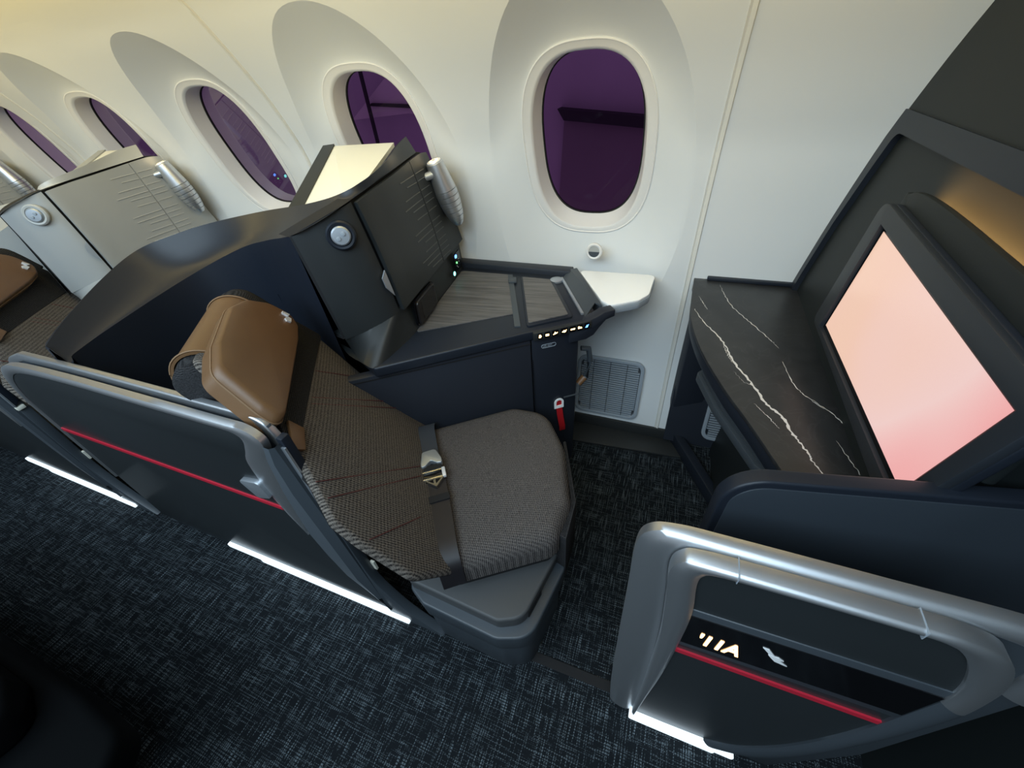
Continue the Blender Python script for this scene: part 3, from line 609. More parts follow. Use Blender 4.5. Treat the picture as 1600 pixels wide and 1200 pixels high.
# --- side ledge
FA = Fr(SEAT0-SW*0.21, SU, (0, 0, 1), SW)                            # the fascia facing the seat: along the seat, up, towards the seat
def ledge_uw(P): q = V((P[0], P[1], 0))-SEAT0; return q.dot(SU), q.dot(SW)
def make_ledge():
    t = thing('side_ledge', 'navy side console with grey wood top, lift-up tray lid and glowing button row', 'console', (-.55, -.25, 0))
    K = tuple(S(-.075, -.195, 0).xy); E1 = tuple(S(.36, -.205, 0).xy); E2 = tuple(S(.535, -.198, 0).xy)
    poly = [(-.885, -.60), K, E1, E2, (-.275, -.262), (-.385, -.02), (-.385, .012), (-.90, .012)]
    bm = new_bm(); prism(bm, poly, 0.655, 0.688, FZ); top = finish('top_deck', bm, M_rim, t, bevel=0.006, seg=3)
    # wood sheets
    bm = new_bm(); prism(bm, rpoly([(-.742, -.475), (-.480, -.298), (-.600, -.042), (-.800, -.045)], .006, 3), 0.687, 0.6905, FZ); finish('wood_sheet', bm, M_wood, top, smooth=0)
    bm = new_bm(); lidp = rpoly([(-.425, -.372), (-.310, -.285), (-.440, -.052), (-.560, -.050)], .008, 3)
    prism(bm, lidp, 0.687, 0.694, FZ); td = finish('tray_lid', bm, M_rim, t, bevel=0.0015)
    bm = new_bm(); prism(bm, rpoly([(-.426, -.355), (-.326, -.280), (-.447, -.063), (-.548, -.062)], .003, 2), 0.693, 0.6965, FZ); finish('lid_wood', bm, M_wood, td, smooth=0)
    bm = new_bm(); prism(bm, [(-.612, -.045), (-.595, -.040), (-.445, -.372), (-.462, -.378)], 0.687, 0.692, FZ); finish('lid_track', bm, M_post, top, smooth=0)
    bm = new_bm(); prism(bm, [(-.598, -.075), (-.570, -.068), (-.555, -.105), (-.583, -.112)], 0.690, 0.697, FZ); finish('hinge', bm, M_post, top, bevel=.002)
    bm = new_bm(); lathe(bm, [(.022, 0), (.022, .006), (.018, .008)], (-.425, -.055, .689), (0, 0, 1), 24); finish('thumb_button', bm, M_alu2, top, smooth=40)
    bm = new_bm(); prism(bm, [(-.290, -.262), (-.283, -.258), (-.410, -.030), (-.417, -.034)], 0.688, 0.694, FZ); finish('lid_rail', bm, M_alu2, top, smooth=0)
    # upstand at the window and the raised well wall
    bm = new_bm(); prism(bm, [(-.90, -.012), (-.385, -.012), (-.385, .034), (-.90, .034)], 0.655, 0.708, FZ); finish('upstand', bm, M_fascia, t, bevel=0.005)
    bm = new_bm()
    w0 = [V((-.412, -.030, .688)), V((-.300, -.235, .688)), V((-.276, -.268, .686))]; w1 = [V((-.392, .006, .708)), V((-.276, -.172, .706)), V((-.262, -.200, .700))]; w2 = [V((-.372, .022, .708)), V((-.256, -.186, .706)), V((-.240, -.208, .700))]
    w3 = [p-V((-.004, 0, .055)) for p in w2]
    loft(bm, [w0, w1, w2, w3]); thicken(bm, 0.004); finish('well_wall', bm, M_post, t, smooth=20)
    bm = new_bm(); curve = [(.49, .686), (.545, .686), (.575, .692), (.600, .703), (.636, .704), (.636, .682), (.608, .676), (.588, .655), (.570, .632), (.545, .622), (.49, .622)]
    prism(bm, curve, -.020, .014, FA); finish('swan_neck', bm, M_fascia, t, bevel=.003)
    # fascia and pillar
    bm = new_bm(); prism(bm, [(-.30, .05), (.372, .05), (.372, .655), (-.30, .655)], -.03, 0.0, FA); fa = finish('fascia', bm, M_fascia, t, bevel=0.003)
    bm = new_bm(); box(bm, (-.30, .640, -.02), (.372, .6435, .0012), FA); finish('shadow_gap', bm, M_void, fa, smooth=0)
    rows = []
    for z in (0.0, .10, .22, .40, .58, .64, .655):
        f = z/.655; g = (1-f)**1.6
        rows.append([FA(.376, z, -.012*g), FA(.376+.002, z, .001-.04*g), FA(.50+.01*g, z, .001-.04*g), FA(.528+.01*g, z, -.008-.04*g), FA(.540+.01*g, z, -.030-.04*g), FA(.56, z, -.20-.05*g), FA(.376, z, -.20)])
    bm = new_bm(); loft(bm, rows, True, True); pi_ = finish('pillar', bm, M_fascia, t, smooth=40)
    bm = new_bm(); box(bm, (.480, .392, -.004), (.535, .3945, .002), FA); finish('pillar_seam', bm, M_post, pi_, smooth=0)
    # button row
    bm = new_bm(); box(bm, (.378, .659, .0), (.560, .685, .016), FA); st = finish('button_strip', bm, M_dark, t, bevel=.002)
    for k, (x, w_, m_) in enumerate(((.397, .014, M_or), (.419, .017, M_or), (.444, .020, M_or), (.472, .022, M_or), (.499, .020, M_or), (.522, .017, M_or), (.544, .016, M_blue))):
        bm = new_bm(); prism(bm, rpoly([(x-w_/2, .6625), (x+w_/2, .6625), (x+w_/2, .682), (x-w_/2, .682)], .003, 3), .0155, .0172, FA); bt = finish('button', bm, M_black, st, smooth=0)
        ic = [[(-4, -4), (2, -4), (4, 0), (2, 5), (-3, 5)], [(-5, -3), (5, -3), (5, 3), (-5, 3)], [(-7, -4), (-1, -3), (5, -1), (7, 2), (2, 1), (-1, 5), (-3, 0)], [(-7, -2), (0, -4), (4, -3), (7, 4), (4, 2), (-2, 3)], [(-7, -2), (6, -2), (7, 2), (-6, 2)], [(-6, -3), (6, -3), (5, 1), (-1, 2), (-3, 5), (-6, 3)], [(-5, -4), (2, -4), (5, 5), (2, 2), (0, 4), (-2, 0)]][k]
        bm = new_bm(); prism(bm, [(x+a*.00105, .672+b*.00105) for a, b in ic], .0170, .0182, FA); finish('icon', bm, m_, bt, smooth=0)
    # small embossed plate on the pillar
    bm = new_bm(); o_ = rpoly([(.405, .617), (.452, .617), (.452, .630), (.405, .630)], .006, 5); i_ = offset_poly(o_, -0.0012); band(bm, o_, i_, .001, .0026, FA, True); ep = finish('badge_outline', bm, M_vent, pi_, smooth=0)
    text_mesh('badge_lettering', 'LIFE VEST', .0082, Fr(FA(.4085, .6205, .0), FA.x, FA.y, FA.z), .0016, M_vent, ep, 0, .0003, sx=.92)
    # grab handle on the forward side of the pillar
    bm = new_bm(); tube(bm, [FA(.560, .545, -.05), FA(.585, .540, -.045), FA(.592, .49, -.042), FA(.578, .43, -.04), FA(.548, .405, -.035)], [.010, .012, .012, .012, .010], 10, .8); gh = finish('grab_handle', bm, M_post, t, smooth=60)
    bm = new_bm(); tube(bm, [FA(.572, .428, -.039), FA(.548, .408, -.035)], [.0135, .012], 10, .9); finish('handle_wrap', bm, M_leather, gh, smooth=60)
    return t
def make_vest_tab():
    t = thing('life_vest_tab', 'red fabric pull tab with white loop low on the navy pillar', 'pull tab', (-.34, -.33, .24))
    f = lambda x, z, d=0: FA(x, z, d-.012)
    bm = new_bm(); o_ = rpoly([(.448, .345), (.482, .345), (.482, .388), (.448, .388)], [0, 0, .017, .017], 6); i_ = rpoly([(.455, .357), (.475, .357), (.475, .381), (.455, .381)], [0, 0, .010, .010], 6)
    band(bm, o_, i_, .004, .007, Fr(FA(0, 0, -.012), FA.x, FA.y, FA.z), True); finish('loop', bm, M_white, t, smooth=0)
    bm = new_bm(); strip3(bm, [f(.465, .378, .002), f(.466, .345, .004), f(.470, .30, .006), f(.474, .26, .014), f(.476, .235, .010)], FA.x, .022, .0015, FA.z); finish('webbing', bm, M_tagred, t, smooth=30)
    return t
# --- the seat
TH = math.radians(36); BN = SU*math.cos(TH)+V((0, 0, math.sin(TH))); BU = V((0, 0, math.cos(TH)))-SU*math.sin(TH)
FBk = Fr(S(0, 0, .42), SW, BU, BN)                                  # backrest plane: across, up, forward
def inboard(bm, lim=-.975):
    for v in bm.verts:
        if (v.co-FBk.o).dot(BN) < -.02 and v.co.y < lim: v.co.y = lim
def make_seat():
    t = thing('lounge_seat', 'nearest brown tweed seat with tan leather headrest and lap belt', 'seat', tuple(S(-.05, 0, 0)), 'angled lounge seats')
    cush = rpoly([(.0, -.200), (.30, -.205), (.395, -.14), (.392, .02), (.335, .20), (.262, .280), (.0, .268)], [.01, .06, .09, .12, .06, .05, .02], 6)
    FC = Fr(S(0, 0, 0), SU, SW, (0, 0, 1))
    bm = new_bm(); pillow(bm, cush, FC, .345, .432, .045, 6, .006); finish('seat_cushion', bm, M_tweed2, t, smooth=60)
    bm = new_bm(); prism(bm, offset_poly(cush, -.02), .27, .35, FC, offset_poly(cush, -.012)); prism(bm, [(.04, -.16), (.26, -.16), (.26, .08), (.04, .08)], 0.0, .27, FC); finish('seat_pan', bm, M_void, t)
    # calf rest hanging from the front edge
    bm = new_bm(); prism(bm, [(.27, .25), (.345, .17), (.400, -.02), (.410, -.02), (.355, .185), (.29, .275)], .20, .40, FC); finish('calf_rest', bm, M_knit, t, bevel=.004)
    back = [(-.225, -.03), (.268, -.03), (.312, .105), (.267, .235), (.240, .290), (.165, .340), (.075, .40), (.0, .56), (-.02, .60), (-.33, .60), (-.35, .375), (-.29, .22), (-.222, .03)]
    bo = rpoly(back, [.01, .02, .05, .03, .03, .04, .04, .04, .03, .05, .05, .05, .02], 5)
    bm = new_bm(); pillow(bm, bo, FBk, -.004, .012, .014, 5, .004); bk = finish('backrest', bm, M_tweed, t, smooth=60)
    bm = new_bm(); prism(bm, offset_poly(bo, -.02), -.10, -.003, FBk, offset_poly(bo, .001)); inboard(bm); finish('back_shell', bm, M_void, t, bevel=.006)
    bm = new_bm(); prism(bm, rpoly([(-.355, .373), (.115, .382), (.06, .43), (-.01, .56), (-.34, .56)], .01, 3), .006, .0175, FBk); finish('shoulder_band', bm, M_knit, t, bevel=.003)
    sec = [(.012, .48), (.013, .56), (.002, .594), (-.022, .612), (-.052, .612), (-.080, .590), (-.090, .54), (-.09, .48)]
    def sect(off, x, sh=0.0):
        P = catmull2(sec, 4); out = []
        for i, (a, b) in enumerate(P):
            p = P[max(0, i-1)]; q = P[min(len(P)-1, i+1)]; d = V((q[0]-p[0], q[1]-p[1])).normalized(); out.append(FBk(x, b-d.x*(off-sh), a+d.y*(off-sh)))
        return out
    bm = new_bm(); loft(bm, [sect(0, x, h) for x, h in ((-.385, .02), (-.375, .006), (-.35, 0), (-.2, 0), (-.06, 0), (-.022, .004), (-.010, .014))], False, True); finish('top_pillow', bm, M_knit, t, smooth=60)
    bm = new_bm(); loft(bm, [sect(.007, x) for x in (-.305, -.25, -.18, -.10, -.052)]); thicken(bm, .005); lw = finish('leather_wrap', bm, M_leather, t, smooth=50)
    for x in (-.302, -.055):
        bm = new_bm(); tube(bm, sect(.009, x), .0020, 6); finish('wrap_piping', bm, M_thread, lw, smooth=60)
    ho = rpoly([(-.195, .446), (.098, .436), (.088, .48), (.045, .570), (-.03, .590), (-.17, .600), (-.235, .580), (-.278, .535), (-.288, .480), (-.255, .455)], [.03, .03, .04, .04, .05, .05, .04, .04, .03, .02], 4)
    bm = new_bm(); pillow(bm, ho, FBk, .012, .064, .020, 5, .006); hp = finish('headrest_pad', bm, M_leather, t, smooth=60)
    hs = offset_poly(ho, .0005); bm = new_bm(); tube(bm, [FBk(p[0], p[1], .043) for p in hs+[hs[0]]], .0020, 6); finish('headrest_seam', bm, M_thread, hp, smooth=60)
    for sh in ([(-.262, .486), (-.250, .488), (-.249, .502), (-.256, .504)], [(-.247, .480), (-.232, .478), (-.226, .488), (-.232, .494), (-.246, .491)]):
        bm = new_bm(); prism(bm, sh, .064, .0705, FBk); finish('silver_emblem', bm, M_silver, hp, smooth=0)
    bm = new_bm(); prism(bm, [(.045, .418), (.048, .382), (.105, .372), (.118, .395)], .0175, .026, FBk); finish('leather_strap', bm, M_leather, t, bevel=.002)
    # red stitched channels
    for a, b in (((-.180, .372), (-.304, .176)), ((-.072, .372), (-.284, .052)), ((-.05, .370), (-.250, .056)), ((.165, .338), (-.012, .05)), ((.193, .31), (.024, .054)), ((.257, .216), (.158, .073))):
        bm = new_bm(); m_ = 14; tube(bm, [FBk(a[0]+(b[0]-a[0])*k/m_, a[1]+(b[1]-a[1])*k/m_, .0150) for k in range(m_+1)], .0012, 5); finish('stitch_line', bm, M_stitch, bk, smooth=60)
    # lap belt
    zt = .445
    L1 = [S(.030, -.205, .38), S(.022, -.190, .440), S(.014, -.165, zt+.008), S(.012, -.10, zt+.006), S(.012, -.035, zt+.005)]
    bm = new_bm(); strip3(bm, catmull(L1, 5), SU, .050, .003, (0, 0, 1)); be = finish('belt_strap', bm, M_belt2, t, smooth=40)
    L2 = [S(.014, -.035, zt+.004), S(.014, .10, zt+.004), S(.012, .18, zt+.003), S(.010, .235, zt-.002), S(.010, .268, .420), S(.010, .280, .36)]
    bm = new_bm(); strip3(bm, catmull(L2, 5), SU, .054, .003, (0, 0, 1)); b2 = finish('belt_strap', bm, M_belt, t, smooth=40)
    bm = new_bm(); strip3(bm, [S(.014, .085, zt+.007), S(.014, .105, zt+.007)], SU, .058, .004, (0, 0, 1)); finish('belt_keeper', bm, M_void, b2, smooth=0)
    FBu = Fr(S(.012, .0, zt+.008), SU, SW, (0, 0, 1))
    bk_ = thing_part = None
    bm = new_bm(); prism(bm, rpoly([(-.028, -.020), (-.020, -.060), (.018, -.062), (.030, -.025), (.030, -.008), (.016, -.010), (.0, -.024), (-.016, -.008), (-.028, -.005)], [.004, .008, .012, .008, .004, .002, .006, .002, .004], 4), 0.0, .016, FBu); bu = finish('buckle', bm, M_alu2, t, bevel=.004, seg=3)
    bm = new_bm(); prism(bm, [(-.024, -.012), (.026, -.012), (.026, .004), (-.024, .004)], -.001, .009, FBu); finish('buckle_shadow', bm, M_void, bu, smooth=0)
    for y in (.006, .030):
        bm = new_bm(); box(bm, (-.032, y, .002), (.032, y+.007, .011), FBu); finish('buckle_bar', bm, M_gold, bu, bevel=.002)
    bm = new_bm(); box(bm, (-.028, .013, 0.0), (.028, .030, .008), FBu); finish('buckle_roller', bm, M_black, bu, bevel=.003)
    bm = new_bm(); band(bm, [(-.026, .036), (.028, .036), (.004, .064)], [(-.018, .040), (.019, .040), (.003, .056)], .002, .010, FBu, True); finish('tongue_plate', bm, M_gold, bu, smooth=0)
    bm = new_bm(); box(bm, (-.002, .037, .002), (.004, .058, .010), FBu); finish('tongue_rib', bm, M_gold, bu, smooth=0)
    for x in (.028,):
        bm = new_bm(); box(bm, (x-.004, .006, .003), (x+.006, .038, .012), FBu); finish('buckle_cheek', bm, M_silver, bu, bevel=.002)
    return t
def catmull2(P, n): return [(v.x, v.y) for v in catmull([(a, b, 0) for a, b in P], n)]
# --- aisle armrest box
def make_armrest():
    t = thing('side_box', 'low grey triangular storage box between the tweed seat and the aisle', 'box', (-.38, -.95, 0))
    P0 = [(-.555, -.980), (-.400, -.885), (-.232, -.800), (-.205, -.82), (-.236, -.995), (-.300, -1.018), (-.50, -1.006)]
    b0 = rpoly(P0, [.01, .02, .01, .01, .045, .04, .01], 6)
    bm = new_bm(); prism(bm, b0, 0.0, .18, FZ, offset_poly(b0, -.002)); finish('base', bm, M_post, t, bevel=.006, seg=3)
    b1 = offset_poly(b0, -.014); bm = new_bm(); prism(bm, b1, .175, .255, FZ, offset_poly(b1, -.004)); finish('box', bm, M_post, t, bevel=.006, seg=3)
    lid = rpoly([(-.572, -.994), (-.400, -.875), (-.236, -.800), (-.212, -.81), (-.245, -.985), (-.300, -1.010)], [.01, .02, .01, .008, .05, .03], 7)
    bm = new_bm(); prism(bm, lid, .250, .300, FZ, offset_poly(lid, -.003)); finish('lid', bm, M_grey, t, bevel=.008, seg=4)
    bm = new_bm(); prism(bm, [(-.231, -.905), (-.226, -.905), (-.238, -.965), (-.243, -.965)], .252, .285, FZ); finish('finger_pull', bm, M_void, t, smooth=0)
    return t
def make_handset():
    t = thing('handset', 'black touchscreen handset docked in the slot under the locker', 'remote control', (-.757, -.385, .70))
    A_ = V((-.740, -.46, .0)); B_ = V((-.762, -.31, 0)); d_ = (B_-A_).normalized(); FS = Fr((A_.x, A_.y, .69), d_, (0, 0, 1), (d_.y, -d_.x, 0))
    bm = new_bm(); prism(bm, rpoly([(.006, .010), (.146, .010), (.148, .084), (.012, .084)], .012, 5), .0015, .009, FS); finish('case', bm, mat('handset_case', (.012, .010, .010), .3), t, bevel=.002)
    bm = new_bm(); prism(bm, rpoly([(.034, .015), (.138, .015), (.138, .080), (.034, .080)], .006, 4), .009, .0096, FS); finish('glass', bm, M_black, t, smooth=0)
    return t
door = make_door(); shell = make_shell(); cab = make_cabinet(); lamp = make_lamp(); ledge = make_ledge(); make_vest_tab(); seat = make_seat(); make_armrest(); make_handset()
# --- the two suites behind, one row pitch apart; their lockers and shells are pale grey
DX = -1.301
pale = {'cabinet_charcoal': M_lgrey, 'shell_navy': M_lgrey, 'rim_navy': M_lrim, 'embossed_edge': M_lrim, 'post_slate': M_lgrey}
c = copy_tree(door, (DX, 0, 0)); c['label'] = 'charcoal aisle door of the row behind, cut by the left edge of the picture'
c = copy_tree(shell, (DX, 0, 0), None, pale); c['label'] = 'pale grey wraparound shell behind the partly seen tan headrest at left'
c = copy_tree(cab, (DX, 0, 0), None, pale); c['label'] = 'pale grey locker with round knob beyond the navy shell rim'
c = copy_tree(lamp, (DX, 0, 0)); c['label'] = 'lit ribbed reading lamp on the pale grey locker, middle one of three'
c = copy_tree(seat, (DX, .06, 0)); c['label'] = 'tan headrest and brown seat cut by the left edge of the picture'
c = copy_tree(cab, (2*DX, 0, 0), None, pale); c['label'] = 'pale grey locker at the far left edge, partly seen'
c = copy_tree(lamp, (2*DX, 0, 0)); c['label'] = 'lit ribbed reading lamp nearest the left edge of the picture'

# ------------------------------------------------------------------ forward furniture
# --- marble side table
def make_marble():
    t = thing('marble_table', 'black marble side table with white veins under the screen', 'table', (.17, -.3, 0))
    pts = [(.017, .040), (.013, -.126), (.016, -.240), (.043, -.378), (.092, -.521), (.137, -.623), (.185, -.741), (.222, -.830)]
    front = [(v.x, v.y) for v in catmull([(a, b, 0) for a, b in pts], 6)]
    poly = front+[(.34, -.83), (.34, .040)]
    bm = new_bm(); prism(bm, poly, .690, .700, FZ); tp = finish('marble_top', bm, M_marble, t, bevel=.0015)
    bm = new_bm(); prism(bm, offset_poly(poly, -.003), .655, .690, FZ); finish('edge_band', bm, M_rim, t, bevel=.003)
    bm = new_bm(); box(bm, (.055, .022, .700), (.30, .040, .712)); finish('back_lip', bm, M_rim, t, bevel=.003)
    def vein(P, w):
        bm = new_bm(); Q = catmull([(x, y, 0) for x, y in P], 10); rnd = random.Random(len(P)*7+int(w*1e5)); L, R = [], []
        for i, p in enumerate(Q):
            a = Q[max(0, i-1)]; b = Q[min(len(Q)-1, i+1)]; d = (b-a).normalized(); nn = V((-d.y, d.x, 0)); f = math.sin(math.pi*(i+.3)/(len(Q)+.6))
            k = w*(.25+.75*f)*(.45+rnd.random()*.9); j = nn*(rnd.random()-.5)*.004
            L.append(p+nn*k*.5+j+V((0, 0, .7004))); R.append(p-nn*k*.5+j+V((0, 0, .7004)))
        loft(bm, [L, R]); finish('marble_vein', bm, M_vein, tp, smooth=0)
    vein([(.023, -.175), (.050, -.245), (.095, -.335), (.118, -.42), (.151, -.493), (.172, -.552), (.197, -.586), (.215, -.640), (.229, -.674), (.236, -.70), (.262, -.757)], .0055)
    vein([(.093, .0), (.105, -.07), (.125, -.14), (.160, -.21), (.201, -.287), (.221, -.330)], .0022)
    vein([(.221, -.387), (.234, -.469), (.253, -.508), (.28, -.54)], .0022)
    vein([(.262, -.515), (.300, -.565), (.312, -.607), (.330, -.66)], .0026)
    vein([(.034, -.09), (.048, -.14), (.056, -.17)], .0016); vein([(.095, -.335), (.102, -.38), (.112, -.42)], .0016)
    vein([(.150, -.560), (.175, -.60), (.190, -.625)], .0014); vein([(.285, -.63), (.300, -.69), (.315, -.74)], .0016)
    vein([(.115, -.455), (.135, -.490), (.158, -.498)], .0008)
    # table tray stowed beneath
    tr = [(.055, -.345), (.100, -.480), (.175, -.640), (.195, -.660), (.225, -.655), (.26, -.60), (.17, -.36), (.12, -.30)]
    for k, (z0, z1, d) in enumerate(((.630, .650, 0), (.606, .628, -.004), (.580, .604, .004))):
        bm = new_bm(); prism(bm, offset_poly(rpoly(tr, .02, 4), d), z0, z1, FZ); finish('stowed_tray', bm, M_post, t, bevel=.003)
    bm = new_bm(); prism(bm, [(.19, -.70), (.225, -.75), (.30, -.83), (.30, -.66), (.22, -.66)], .0, .655, FZ); finish('support_leg', bm, M_fascia, t, bevel=.004)
    bm = new_bm(); prism(bm, [(.030, .0), (.045, -.03), (.145, -.02), (.145, .03), (.03, .03)], .03, .655, FZ); finish('wall_post', bm, M_fascia, t, bevel=.003)
    return t
make_marble()
# --- footwell under the table
t = thing('footwell', 'carpeted footwell with dark raised border under the marble table', 'footrest', (.25, -.25, 0))
a0, a1 = V((.045, -.010)), V((.345, -.560)); d = (a1-a0).normalized(); nn = V((-d.y, d.x))
F_ = lambda s, o: tuple(a0+d*s+nn*o)
L_ = (a1-a0).length
bm = new_bm(); prism(bm, [F_(0, 0), F_(L_, 0), F_(L_, .036), F_(0, .036)], 0.0, .060, FZ); finish('border_bar', bm, M_rim, t, bevel=.005)
bm = new_bm(); prism(bm, [F_(0, .036), F_(L_, .036), (.75, -.56), (.75, .02), (.07, .02)], .0, .032, FZ); finish('carpet_pad', bm, M_carpet, t, smooth=0)
bm = new_bm(); tube(bm, [(*F_(.0, .04), .036), (*F_(L_, .04), .036)], .006, 8); finish('edge_piping', bm, M_void, t, smooth=60)
bm = new_bm(); prism(bm, [(-.062, .03), (-.040, .14), (-.004, .30), (.010, .45), (.012, .655), (.03, .655), (.03, .03)], .034, .75, FX); finish('rear_panel', bm, M_fascia, t, smooth=0)
# --- floor-level air return grilles
def grille(name, label, x0, x1, z0, z1, y, lean, n_, ncol):
    t = thing(name, label, 'vent', ((x0+x1)/2, y, z0), 'sidewall air grilles')
    f = Fr((0, y, 0), (1, 0, 0), (0, lean, 1), (0, 1, -lean))
    bm = new_bm(); o_ = rpoly([(x0, z0), (x1, z0), (x1, z1), (x0, z1)], .035, 6); i_ = rpoly([(x0+.014, z0+.014), (x1-.014, z0+.014), (x1-.014, z1-.014), (x0+.014, z1-.014)], .024, 6)
    band(bm, o_, i_, -.006, .010, f, True); finish('grille_frame', bm, M_vent, t, bevel=.002)
    bm = new_bm(); bm.faces.new([bm.verts.new(f(*p, .008)) for p in i_]); finish('dark_backing', bm, M_ventd, t, smooth=0)
    h = (z1-z0-.03)/n_; me = None
    for k in range(n_):
        z = z0+.015+h*(k+.5); ins = .016 if 2 < k < n_-3 else .024
        bm = new_bm(); prism(bm, [(x0+ins, z-h*.25), (x1-ins, z-h*.25), (x1-ins, z+h*.25), (x0+ins, z+h*.25)], -.003, .006, f); finish('slat', bm, M_vent, t, smooth=0)
    for k in range(1, ncol):
        x = x0+(x1-x0)*k/ncol; bm = new_bm(); box(bm, (x-.0012, z0+.014, -.0045), (x+.0012, z1-.014, .004), f); finish('mullion', bm, M_ventd, t, smooth=0)
    return t
grille('air_grille', 'grey slatted air grille low on the pale sidewall beside the pillar', -.350, -.085, .085, .350, -.056, .205, 24, 4)
grille('air_grille', 'small slatted grille deep in the footwell under the marble table', .165, .40, .075, .270, -.072, .22, 16, 3)
# --- white drop shelf
t = thing('white_shelf', 'bright white flip-up shelf against the sidewall under the window', 'shelf', (-.23, -.06, .70))
wp = rpoly([(-.362, .012), (-.104, .022), (-.110, -.120), (-.135, -.162), (-.212, -.215), (-.245, -.188)], [.014, .02, .05, .03, .02, .012], 6)
bm = new_bm(); prism(bm, wp, .697, .705, FZ); finish('shelf_top', bm, M_white, t, bevel=.002)
bm = new_bm(); prism(bm, offset_poly(wp, -.002), .674, .697, FZ); finish('shelf_body', bm, M_vent, t, bevel=.003)
# --- round sidewall fitting
t = thing('wall_knob', 'small round white fitting with grey insert on the sidewall below the nearest window', 'knob', (-.316, .03, .77))
c0 = V((-.316, wy(.768)+.001, .768)); nv = V((0, -1, .05))
bm = new_bm(); lathe(bm, [(.028, -.004), (.028, .004), (.024, .007), (.0195, .005), (.019, .003)], c0, nv, 32); finish('bezel', bm, M_trim, t, smooth=40)
bm = new_bm(); lathe(bm, [(.0185, 0), (.0185, .0042)], c0, nv, 32); finish('face', bm, M_lgrey, t, smooth=0)
fk = Fr(c0, (1, 0, 0), (0, .05, 1), (0, -1, .05)); bm = new_bm(); prism(bm, [(.018*math.cos(a), .018*math.sin(a)-.001) for a in [math.pi+math.pi*k/14 for k in range(15)]], .004, .0055, fk); finish('thumb_flap', bm, M_post, t, smooth=0)
# --- screen
FT = Fr((.296, -.569, .889), (0.012, -1, 0), (0.05, 0, 1), (-1, -.012, .05))
def tv(y, z): return ((-.569-y), (z-.889))
t = thing('monitor', 'large flat screen in a thick dark bezel glowing peach and pink', 'monitor', (.32, -.57, .70))
scr = [tv(-.343, .784), tv(-.811, .790), tv(-.839, .975), tv(-.360, 1.000)]
bez = rpoly([tv(-.283, .763), tv(-.836, .752), tv(-.884, 1.012), tv(-.314, 1.044)], [.018, .018, .028, .028], 5)
bm = new_bm(); prism(bm, bez, -.018, -.001, FT); bd = finish('body', bm, M_rim, t, bevel=.005, seg=3)
si = [tv(-.333, .774), tv(-.820, .780), tv(-.849, .982), tv(-.352, 1.010)]
M_bez = mat('bezel_slate', (.020, .024, .030), .45)
bm = new_bm(); band(bm, bez, [si[min(3, i//6)] for i in range(len(bez))], -.004, .009, FT, True); finish('bezel', bm, M_bez, t, bevel=.002)
bm = new_bm(); prism(bm, [tv(-.330, .772), tv(-.823, .778), tv(-.852, .985), tv(-.350, 1.013)], -.003, .001, FT); finish('glass', bm, M_black, t, smooth=0)
bm = new_bm(); bm.faces.new([bm.verts.new(FT(*p, .0018)) for p in scr]); finish('picture', bm, M_screen, t, smooth=0)
hs_ = catmull2([(-.315, .80), (-.315, 1.035), (-.330, 1.060), (-.365, 1.070), (-.430, 1.073), (-.530, 1.071), (-.625, 1.067), (-.75, 1.062), (-.86, 1.058)], 4)
bm = new_bm(); prism(bm, [tv(*p) for p in hs_]+[tv(-.86, .88), tv(-.60, .82)], -.030, -.016, FT); finish('rear_housing', bm, M_bulk, t, bevel=.004)
# warm accent lamp tucked behind the monitor housing
al = thing('accent_lamp', 'hidden amber accent lamp glowing on the bulkhead above the screen', 'lamp', (.338, -.65, 1.0))
bm = new_bm(); box(bm, (.333, -.90, .998), (.337, -.42, 1.002)); finish('lamp_bar', bm, M_vent, al, smooth=0)
l = bpy.data.lights.new('accent_lamp_light', 'AREA'); l.shape = 'RECTANGLE'; l.size = .46; l.size_y = .004; l.energy = 9.0; l.color = (1, .52, .17); l.spread = 1.5
lo = bpy.data.objects.new('accent_lamp_light', l); COL.objects.link(lo); lo.parent = al; lo.location = (-.003, .06, .008); lo.rotation_euler = V((.9, 0, 1)).to_track_quat('-Z', 'Y').to_euler()
# --- divider panel beside the screen
t = thing('divider_panel', 'slate blue divider panel with rounded corner in front of the screen', 'panel', (.4, -.86, 0))
dA = V((.050, -.905, 0)); dB = V((.90, -.735, 0)); dd = (dB-dA).normalized(); FD = Fr(dA, dd, (0, 0, 1), (dd.y, -dd.x, 0))
dp = rpoly([(0, .30), (.90, .30), (.90, .855), (0, .855)], [0, 0, 0, .055], 8)
bm = new_bm(); prism(bm, dp, -.012, .012, FD); finish('panel_core', bm, M_rim, t, bevel=.004, seg=3)
bm = new_bm(); prism(bm, offset_poly(dp, -.012), .011, .0135, FD); finish('panel_skin', bm, mat('divider_slate', (.030, .038, .048), .45), t, bevel=.001)
# --- aisle console with the seat number
t = thing('aisle_console', 'silver-framed console with lit 11A seat number facing the aisle', 'console', (.16, -1.0, 0))
FO = [(.034, .05), (.033, .20), (.027, .408), (.020, .566), (.007, .703), (-.002, .785), (.006, .818), (.028, .830), (.10, .832), (.22, .832), (.275, .830), (.312, .812), (.338, .760), (.350, .69), (.353, .62), (.346, .47), (.325, .27), (.285, .12), (.22, .055)]
FI = [(.040, .06), (.044, .22), (.049, .39), (.048, .566), (.044, .69), (.033, .775), (.036, .803), (.052, .815), (.10, .818), (.22, .820), (.258, .815), (.284, .797), (.306, .757), (.322, .70), (.323, .62), (.317, .45), (.290, .26), (.245, .13), (.19, .075)]
fo = smooth2(FO, 5); fi = smooth2(FI, 5)
po = smooth2([(-.020, .03), (-.030, .19), (-.038, .45), (-.043, .65), (-.046, .775), (-.034, .818), (.0, .832), (.06, .834), (.22, .834), (.33, .834), (.385, .822), (.415, .77), (.42, .69)], 5)
